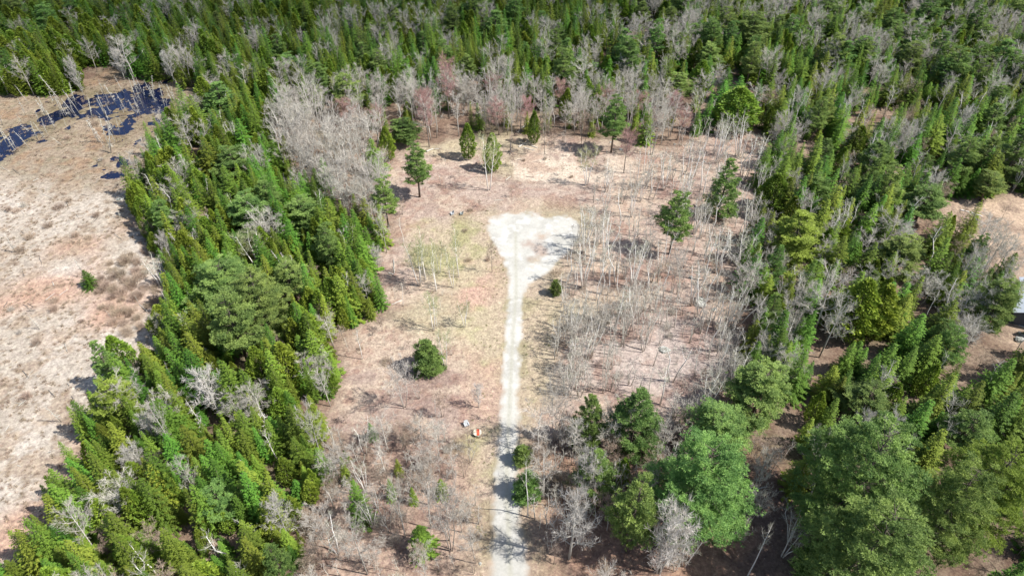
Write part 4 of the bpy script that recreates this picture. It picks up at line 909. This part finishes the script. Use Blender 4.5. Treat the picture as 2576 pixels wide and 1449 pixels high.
# the remaining mass of each kind beyond the nearest three hundred
def joined(tm, cm, name):
    """one mesh holding trunk and crown, for the uncountable rest"""
    import bmesh
    bm = bmesh.new(); me = bpy.data.meshes.new(name)
    mats = []
    for k, m in enumerate([m for m in (tm, cm) if m]):
        n0 = len(bm.faces); bm.from_mesh(m); bm.faces.ensure_lookup_table()
        for f in bm.faces[n0:]: f.material_index = k
        mats.append(m.materials[0])
    bm.to_mesh(me); bm.free()
    for m in mats: me.materials.append(m)
    return me
def scatter(name, key, pts, label, cat):
    K = KIND[key]; c = bpy.data.collections.new(name+'_forms')
    for k, (tm, cm, H) in enumerate(K['forms']):
        o = bpy.data.objects.new('%s.%03d' % (name+'_form', k), joined(tm, cm, name+'_form')); c.objects.link(o)
    A = np.array(pts, float); me = bpy.data.meshes.new(name); me.vertices.add(len(A)); me.vertices.foreach_set('co', A[:, :3].astype('f').ravel())
    a = me.attributes.new('rot', 'FLOAT_VECTOR', 'POINT'); a.data.foreach_set('vector', A[:, 3:6].astype('f').ravel())
    a = me.attributes.new('scl', 'FLOAT_VECTOR', 'POINT'); a.data.foreach_set('vector', A[:, 6:9].astype('f').ravel())
    a = me.attributes.new('pick', 'INT', 'POINT'); a.data.foreach_set('value', A[:, 9].astype('i'))
    o = bpy.data.objects.new(name, me); COL.objects.link(o); o['kind'] = 'stuff'; o['label'] = label; o['category'] = cat
    ng = bpy.data.node_groups.new(name, 'GeometryNodeTree'); ng.interface.new_socket('Geometry', in_out='INPUT', socket_type='NodeSocketGeometry'); ng.interface.new_socket('Geometry', in_out='OUTPUT', socket_type='NodeSocketGeometry')
    gi = ng.nodes.new('NodeGroupInput'); go = ng.nodes.new('NodeGroupOutput'); ip = ng.nodes.new('GeometryNodeInstanceOnPoints'); ci = ng.nodes.new('GeometryNodeCollectionInfo')
    ci.inputs['Collection'].default_value = c; ci.inputs['Separate Children'].default_value = True; ci.inputs['Reset Children'].default_value = True
    ip.inputs['Pick Instance'].default_value = True
    L = ng.links.new; L(gi.outputs[0], ip.inputs['Points']); L(ci.outputs[0], ip.inputs['Instance'])
    for nm, ty, sk in (('rot', 'FLOAT_VECTOR', 'Rotation'), ('scl', 'FLOAT_VECTOR', 'Scale'), ('pick', 'INT', 'Instance Index')):
        n = ng.nodes.new('GeometryNodeInputNamedAttribute'); n.data_type = ty; n.inputs['Name'].default_value = nm
        src = [s for s in n.outputs if s.enabled and s.name == 'Attribute'][0]
        if sk == 'Rotation':
            e2 = ng.nodes.new('FunctionNodeEulerToRotation'); L(src, e2.inputs[0]); src = e2.outputs[0]
        L(src, ip.inputs[sk])
    L(ip.outputs[0], go.inputs[0])
    m = o.modifiers.new('scatter', 'NODES'); m.node_group = ng
    return o
WORD = dict(spruce='spruce_woods', cedar='cedar_woods', pine='pine_woods', maple='bare_maple_woods', birch='birch_woods', pole='slender_bare_woods', brownmaple='sapling_growth', snag='dead_trees', shrub='brown_shrubs', paleshrub='pale_brushwood', redmaple='budding_woods', pineyellow='yellow_pine_woods', bushpine='young_pine_growth', whitetree='pale_woods', thin='pale_sapling_growth')
for k, v in rest.items():
    scatter(WORD[k], k, v, 'distant mass of '+LOOK[k].replace('a ', '')+'s filling the woods farther off', KIND[k]['cat'])
# grass and sedge
def field(n, cond, key, name, label, cat, s0, s1, seed):
    q = rs(seed); P = []
    x = q.uniform(-200, 200, n); y = q.uniform(30, 290, n); u, v = proj(x, y); k = cond(x, y, u, v, q); x, y, u, v = x[k], y[k], u[k], v[k]
    z = terrain(x, y)-.03; m = len(x); s = q.uniform(s0, s1, m)
    A = np.stack([x, y, z, np.zeros(m), np.zeros(m), q.rand(m)*6.28, s, s, s*q.uniform(.7, 1.2, m), q.randint(0, len(KIND[key]['forms']), m)], 1)
    scatter(name, key, A, label, cat); print(name, m)
def c_bog(x, y, u, v, q):
    d = fbm(x, y, 5, 130, 3); return inside(u, v, BOG) & (u > -60) & (sdist(x, y, GPOND) < -.5) & (q.rand(len(x)) < np.clip((d-.35)*3, .15, 1))
field(90000, c_bog, 'tuft', 'bog_sedge', 'dry straw coloured sedge covering the bog', 'sedge', .6, 1.15, 201)
def c_marsh(x, y, u, v, q):
    d = sdist(x, y, GPOND); return (d > -3) & (d < 9) & (u > -60) & (q.rand(len(x)) < .22*np.clip((fbm(x, y, 3, 170, 3)-.36)*8, 0, 1))
field(160000, c_marsh, 'tuft', 'pond_sedge', 'brown sedge tufts standing in the shallow bog pond', 'sedge', .7, 1.3, 205)
def c_lawn(x, y, u, v, q):
    d = fbm(x, y, 5, 140, 3); return (inside(u, v, CLEAR) | inside(u, v, MIX_L)) & (sdist(x, y, GROAD) < -.4) & (q.rand(len(x)) < np.clip((d-.47)*5, .02, .7))
field(60000, c_lawn, 'tuft', 'dead_grass', 'short dead grass on the clearing floor', 'grass', .3, .6, 202)
def c_green(x, y, u, v, q):
    d = fbm(x, y, 4, 150, 3); rd_ = sdist(x, y, GROAD); return (inside(u, v, YELLOW) | inside(u, v, VERGE) | ((rd_ > -4) & (u < 1300))) & (rd_ < -.3) & (q.rand(len(x)) < np.clip((d-.45)*4, 0, .6))
field(60000, c_green, 'greentuft', 'new_grass', 'sparse new yellow green grass beside the drive', 'grass', .5, .9, 203)

# ------------------------------------------------------------------ small objects
def bmbox(bm, c, s, bev=.0, rot=None):
    import bmesh
    m = Matrix.Translation(c) @ (rot.to_4x4() if rot else Matrix.Identity(4)) @ Matrix.Diagonal((*s, 1))
    g = bmesh.ops.create_cube(bm, size=1, matrix=m)
    if bev: bmesh.ops.bevel(bm, geom=list({e for v in g['verts'] for e in v.link_edges}), offset=bev, segments=2, affect='EDGES')
def bmobj(name, fn, mt, parent=None, **k):
    import bmesh
    bm = bmesh.new(); fn(bm); bmesh.ops.recalc_face_normals(bm, faces=bm.faces); me = bpy.data.meshes.new(name); bm.to_mesh(me); bm.free(); me.materials.append(mt); return part(name, me, parent, **k)
def chair(u, v, rz, label, mt):
    x, y = G(u, v); e = empty('lawn_chair', (x, y, gz(x, y)-.01), rz, label, 'chair')
    e.scale = (.95,)*3
    rx = Matrix.Rotation
    bmobj('seat', lambda bm: [bmbox(bm, (i*.115-.29, .0, .36), (.10, .56, .03), .006, rx(R(8), 3, 'X')) for i in range(6)], mt, e)
    def back(bm):
        for i in range(6):
            hh = .74-.03*abs(i-2.5)**1.5; bmbox(bm, (i*.115-.29, -.38, .34+hh/2), (.10, .028, hh), .006, rx(R(20), 3, 'X'))
        bmbox(bm, (0, -.36, .50), (.66, .04, .07), .006, rx(R(20), 3, 'X'))
    bmobj('backrest', back, mt, e)
    for s in (-1, 1):
        bmobj('armrest', lambda bm: bmbox(bm, (s*.37, -.02, .56), (.14, .72, .03), .008), mt, e)
        bmobj('leg', lambda bm: (bmbox(bm, (s*.34, .28, .27), (.05, .09, .55), .005)), mt, e)
        bmobj('leg', lambda bm: (bmbox(bm, (s*.34, -.30, .27), (.05, .09, .55), .005), bmbox(bm, (s*.345, 0, .31), (.028, .60, .12), .004)), mt, e)
    return e
chair(1137, 541, R(120), 'left of two pale chairs on the grass above the turning circle', M['whiteplastic'])
chair(1161, 541, R(100), 'right of two pale chairs on the grass above the turning circle', M['greyplastic'])
chair(1174, 1072, R(200), 'white chair on the lawn beside the round orange topped table', M['whiteplastic'])
def table(u, v):
    import bmesh
    x, y = G(u, v); e = empty('round_table', (x, y, gz(x, y)-.01), R(4), 'low round table with an orange band across its cream top', 'table')
    rr = .66
    def disc(bm, r_, z0, z1):
        bmesh.ops.create_cone(bm, cap_ends=True, segments=40, radius1=r_, radius2=r_, depth=z1-z0, matrix=Matrix.Translation((0, 0, (z0+z1)/2)))
    bmobj('table_top', lambda bm: disc(bm, rr, .50, .56), M['concrete'], e)
    bmobj('rim', lambda bm: [bmbox(bm, (math.cos(k*math.pi/20)*(rr+.012), math.sin(k*math.pi/20)*(rr+.012), .535), (.03, .135, .075), 0, Matrix.Rotation(k*math.pi/20, 3, 'Z')) for k in range(40)], M['cream'], e)
    def strip_(x0, x1, z):
        def f(bm):
            n = 10; V = []
            for k in range(n+1):
                xx = x0+(x1-x0)*k/n; yy = math.sqrt(max(0, (rr-.02)**2-xx*xx)); V.append((xx, yy))
            top = [bm.verts.new((a, b, z)) for a, b in V]+[bm.verts.new((a, -b, z)) for a, b in V[::-1]]
            f_ = bm.faces.new(top); g = bmesh.ops.extrude_face_region(bm, geom=[f_]); bmesh.ops.translate(bm, verts=[q for q in g['geom'] if isinstance(q, bmesh.types.BMVert)], vec=(0, 0, .012))
        return f
    bmobj('orange_board', strip_(-.12, .34, .563), M['orange'], e)
    bmobj('cream_board', strip_(-.60, -.14, .563), M['cream'], e)
    bmobj('pedestal', lambda bm: (disc(bm, .26, .06, .50), disc(bm, .5, 0, .06)), M['concrete'], e)
table(1201, 1093)
def rock(u, v, sz, label, seed, flat=.6, name='boulder', cat='boulder', group=None, mt='rock'):
    import bmesh
    x, y = G(u, v); q = rs(seed)
    bm = bmesh.new(); bmesh.ops.create_icosphere(bm, subdivisions=3, radius=1)
    dirs = unit(q.normal(size=(9, 3))); offs = q.uniform(.55, .9, 9)
    for vt in bm.verts:
        c = np.array(vt.co)
        for d_, o_ in zip(dirs, offs):
            k = c@d_
            if k > o_: c = c-d_*(k-o_)*.9
        c = c*(1+.06*q.normal()); vt.co = (c[0]*sz*.62, c[1]*sz*.45, c[2]*sz*.45*flat)
    me = bpy.data.meshes.new(name); bm.to_mesh(me); bm.free(); me.materials.append(M[mt])
    o = part(name, me, None, (x, y, gz(x, y)+sz*.1*flat), (0, 0, q.rand()*3)); o['label'] = label; o['category'] = cat
    if group: o['group'] = group
rock(1758, 762, 2.7, 'large grey boulder on leaf litter right of the birches', 1, .75)
rock(1796, 780, .9, 'small round boulder below the large grey boulder', 2)
rock(1737, 700, .9, 'small dark boulder above the large grey boulder', 3)
rock(1672, 882, 1.9, 'flat grey boulder in the pale thicket', 4, .5)
rock(2563, 856, 1.6, 'grey boulder on the bare yard below the house', 5, .8)
rock(2576, 846, 1.9, 'whitish boulder touching the grey yard boulder', 6, .7)
rock(1562, 378, 1.1, 'dark boulder at the far edge of the clearing', 7)
rock(1208, 1418, .5, 'small pale stone beside the bottom of the drive', 8)
rock(1640, 345, 1.2, 'dark boulder under the bushy bare tree', 9)
rock(305, 503, 1.6, 'pale boulder at the bog edge', 12, .6)
rock(2380, 865, 1.2, 'brown boulder in the right forest opening', 13)
rp = rs(77)
for k in range(26):
    u, v = rp.uniform(1480, 1880), rp.uniform(340, 560)
    rock(u, v, rp.uniform(.3, .7), 'small pale stone scattered at the upper right of the clearing', 300+k, .6, 'field_stone', 'stone', 'pale stones at the upper right of the clearing')
def log(u1, v1, u2, v2, rad, label, mt='snag', cat='log', name='fallen_log', group=None, z2=0):
    x1, y1 = G(u1, v1); x2, y2 = G(u2, v2); q = rs(int(u1*7+v1))
    mb = MB(); L = math.hypot(x2-x1, y2-y1); m = 6
    pts = [((x2-x1)*k/m+q.normal()*.05*L*.2*(0 < k < m), (y2-y1)*k/m+q.normal()*.05*L*.2*(0 < k < m), rad+z2*k/m) for k in range(m+1)]
    mb.tube(pts, np.linspace(rad, rad*.5, m+1), 7, .7)
    for k in range(4):
        p = np.array(pts[2+q.randint(4)]); d = unit(np.array([q.normal(), q.normal(), abs(q.normal())*.6])); mb.tube([p, p+d*L*.14], [rad*.35, rad*.1], 4, .6)
    o = part(name, mb.mesh(name, M[mt]), None, (x1, y1, gz(x1, y1)-.02)); o['label'] = label; o['category'] = cat
    if group: o['group'] = group
log(1300, 338, 1330, 312, .16, 'pale uprooted trunk lying behind the stump', z2=.6)
log(1073, 384, 1090, 377, .22, 'thick white log in the far left clearing')
log(1094, 378, 1109, 375, .14, 'short pale log right of the thick white log')
log(948, 446, 968, 434, .18, 'weathered log beside the dark bushy spruce')
log(1219, 386, 1221, 368, .2, 'upright looking white log above the leafy birch')
log(1305, 372, 1322, 360, .15, 'pale log right of the grey stump')
log(1318, 374, 1345, 380, .12, 'thin pale log lying across the brush pile')
log(1336, 368, 1352, 374, .14, 'short log at the right of the brush pile')
log(1272, 455, 1285, 445, .10, 'thin stick lying on the pale patch')
log(990, 655, 992, 690, .12, 'bent white branch on the left lawn')
log(978, 688, 990, 692, .12, 'short white log beside the bent branch')
log(1010, 757, 985, 768, .10, 'thin grey log beside the left lawn birches')
log(2414, 530, 2440, 536, .16, 'white fallen birch trunk in the right opening', 'birch')
log(2440, 536, 2470, 546, .13, 'right part of the white fallen birch in the right opening', 'birch')
log(1655, 614, 1700, 612, .10, 'long thin branch under the bushy dark pine')
log(1840, 610, 1862, 600, .14, 'log at the right edge below the slanting pine')
log(1890, 1235, 1930, 1225, .12, 'grey branch in the brown glade')
for k in range(34):
    u, v = rp.uniform(1000, 1880), rp.uniform(370, 520); a = rp.uniform(-.5, .5); L = rp.uniform(8, 26)
    log(u, v, u+L*math.cos(a), v+L*math.sin(a), rp.uniform(.04, .09), 'thin broken stick lying in the upper clearing', rp.choice(['snag', 'darkbark']), 'stick', 'fallen_stick', 'sticks lying in the upper clearing')
for k in range(26):
    u, v = rp.uniform(2225, 2400), rp.uniform(428, 472); a = rp.uniform(-.7, .7); L = rp.uniform(10, 26)
    log(u, v, u+L*math.cos(a), v+L*math.sin(a), rp.uniform(.05, .11), 'grey slash branch in the small upper right opening', 'snag', 'branch', 'slash_branch', 'slash branches in the upper right opening', z2=rp.uniform(0, .4))
for k in range(60):
    u, v = rp.uniform(-10, 400), rp.uniform(420, 1200); a = rp.uniform(-1.3, 1.3); L = rp.uniform(8, 30)
    if not inside(u, v, BOG): continue
    log(u, v, u+L*math.cos(a), v+L*math.sin(a), rp.uniform(.035, .07), 'grey dead stick lying on the bog', rp.choice(['snag', 'darkbark']), 'stick', 'bog_stick', 'dead sticks lying on the bog', z2=rp.uniform(0, .5))
# root plate and old stump
def roots(u, v, label, name, up, mt):
    x, y = G(u, v); q = rs(int(u)); mb = MB(); e = empty(name, (x, y, gz(x, y)-.05), 0, label, 'stump')
    if up:
        mb.tube([(0, 0, 0), (.05, 0, 1.2), (.1, .05, 3.0)], [.3, .17, .12], 8, .3); part('trunk', mb.mesh('trunk', M[mt]), e); mb = MB()
        for k in range(7):
            a = k*.9+q.rand()*.4; mb.tube([(0, 0, .35), (math.cos(a)*.7, math.sin(a)*.7, .22), (math.cos(a)*1.4, math.sin(a)*1.4, .05)], [.14, .09, .03], 5, .3)
        part('roots', mb.mesh('roots', M[mt]), e)
    else:
        for k in range(22):
            a = q.rand()*6.28; L = q.uniform(.5, 1.1); mb.tube([(0, 0, .8), (math.cos(a)*L*.6, -.1+q.normal()*.1, .8+math.sin(a)*L*.6), (math.cos(a)*L, -.2+q.normal()*.15, max(.05, .8+math.sin(a)*L))], [.24, .14, .04], 5, .3)
        part('roots', mb.mesh('roots', M['charred']), e)
roots(1284, 386, 'dark grey broken stump with spreading roots on the pale ground', 'broken_stump', True, 'darkbark')
roots(1297, 343, 'black root plate of the uprooted trunk', 'root_plate', False, 'charred')
# house at the right edge
def house():
    cx_, cy_ = G(2541, 726, 3.0); e = empty('house', (cx_, cy_, 0), R(-24), 'house with pale grey metal roof half hidden at the right edge', 'house')
    # local: x runs right along the ridge end, y away; roof corner sits at the origin
    W_, D_, He, Hr = 9.0, 7.0, 2.9, 4.6
    def walls(bm):
        import bmesh
        bmbox(bm, (W_/2+.1, -D_/2, He/2-.02), (W_-.6, D_-.8, He))
        for yy in (-.42, -D_+.42):
            v = [bm.verts.new(p) for p in ((.42, yy, He-.05), (W_-.22, yy, He-.05), (W_/2+.1, yy, Hr-.28))]; bm.faces.new(v)
    bmobj('wall', walls, M['wall'], e)
    def roof(bm):
        for s in (0, 1):
            x0, x1 = (0, W_/2+.1) if s == 0 else (W_+.2, W_/2+.1); y0, y1 = 0, -D_
            a = [(x0, y0, He), (x1, y0, Hr), (x1, y1, Hr), (x0, y1, He)]; t_ = .12
            V = [bm.verts.new(p) for p in a]+[bm.verts.new((p[0], p[1], p[2]-t_)) for p in a]
            for f in ((0, 1, 2, 3), (4, 5, 6, 7), (0, 1, 5, 4), (1, 2, 6, 5), (2, 3, 7, 6), (3, 0, 4, 7)): bm.faces.new([V[i] for i in f])
        for k in range(12):      # standing seams
            yy = -.3-k*.57
            v = Vector((W_/2+.1, 0, Hr-He)); ang = math.atan2(Hr-He, W_/2+.1)
            bmbox(bm, ((W_/2+.1)/2, yy, (He+Hr)/2+.02), (v.length, .035, .05), 0, Matrix.Rotation(-ang, 3, 'Y'))
    bmobj('roof', roof, M['metalroof'], e)
    for yy in (-2.0, -5.0):
        f = bmobj('window', lambda bm: (bmbox(bm, (.37, yy, 1.6), (.06, 1.2, .08)), bmbox(bm, (.37, yy, 2.5), (.06, 1.2, .08)), bmbox(bm, (.37, yy-.56, 2.05), (.06, .08, .82)), bmbox(bm, (.37, yy+.56, 2.05), (.06, .08, .82))), M['whiteplastic'], e)
        bmobj('pane', lambda bm: bmbox(bm, (.385, yy, 2.05), (.03, 1.04, .82)), M['glass'], f)
    bmobj('chimney', lambda bm: (bmbox(bm, (W_/2+1.2, -4, Hr), (.8, .8, 1.6), .02), bmbox(bm, (W_/2+1.2, -4, Hr+.83), (.95, .95, .1), .01)), M['concrete'], e)
    hx, hy = G(2570, 700, 3); e2 = empty('shed', (hx, hy, 0), R(-24), 'small grey roofed shed behind the house', 'shed')
    bmobj('wall', lambda bm: bmbox(bm, (2.3, -1.2, 1.3), (4.0, 3.6, 2.6)), M['wall'], e2)
    bmobj('roof', lambda bm: (bmbox(bm, (1.15, -1.2, 3.0), (2.75, 4.2, .1), 0, Matrix.Rotation(R(-22), 3, 'Y')), bmbox(bm, (3.55, -1.2, 3.0), (2.75, 4.2, .1), 0, Matrix.Rotation(R(22), 3, 'Y'))), M['metalroof'], e2)
    bmobj('door', lambda bm: bmbox(bm, (2.3, -3.02, 1.0), (.9, .05, 2.0), .01), M['greyplastic'], e2)
    px_, py_ = G(2566, 812); o = bmobj('paving', lambda bm: bmbox(bm, (3, 0, .08), (6.5, 2.2, .12), .02), M['paving'], None, loc=(px_, py_, .02), rot=(0, 0, R(-30))); o['kind'] = 'structure'
house()
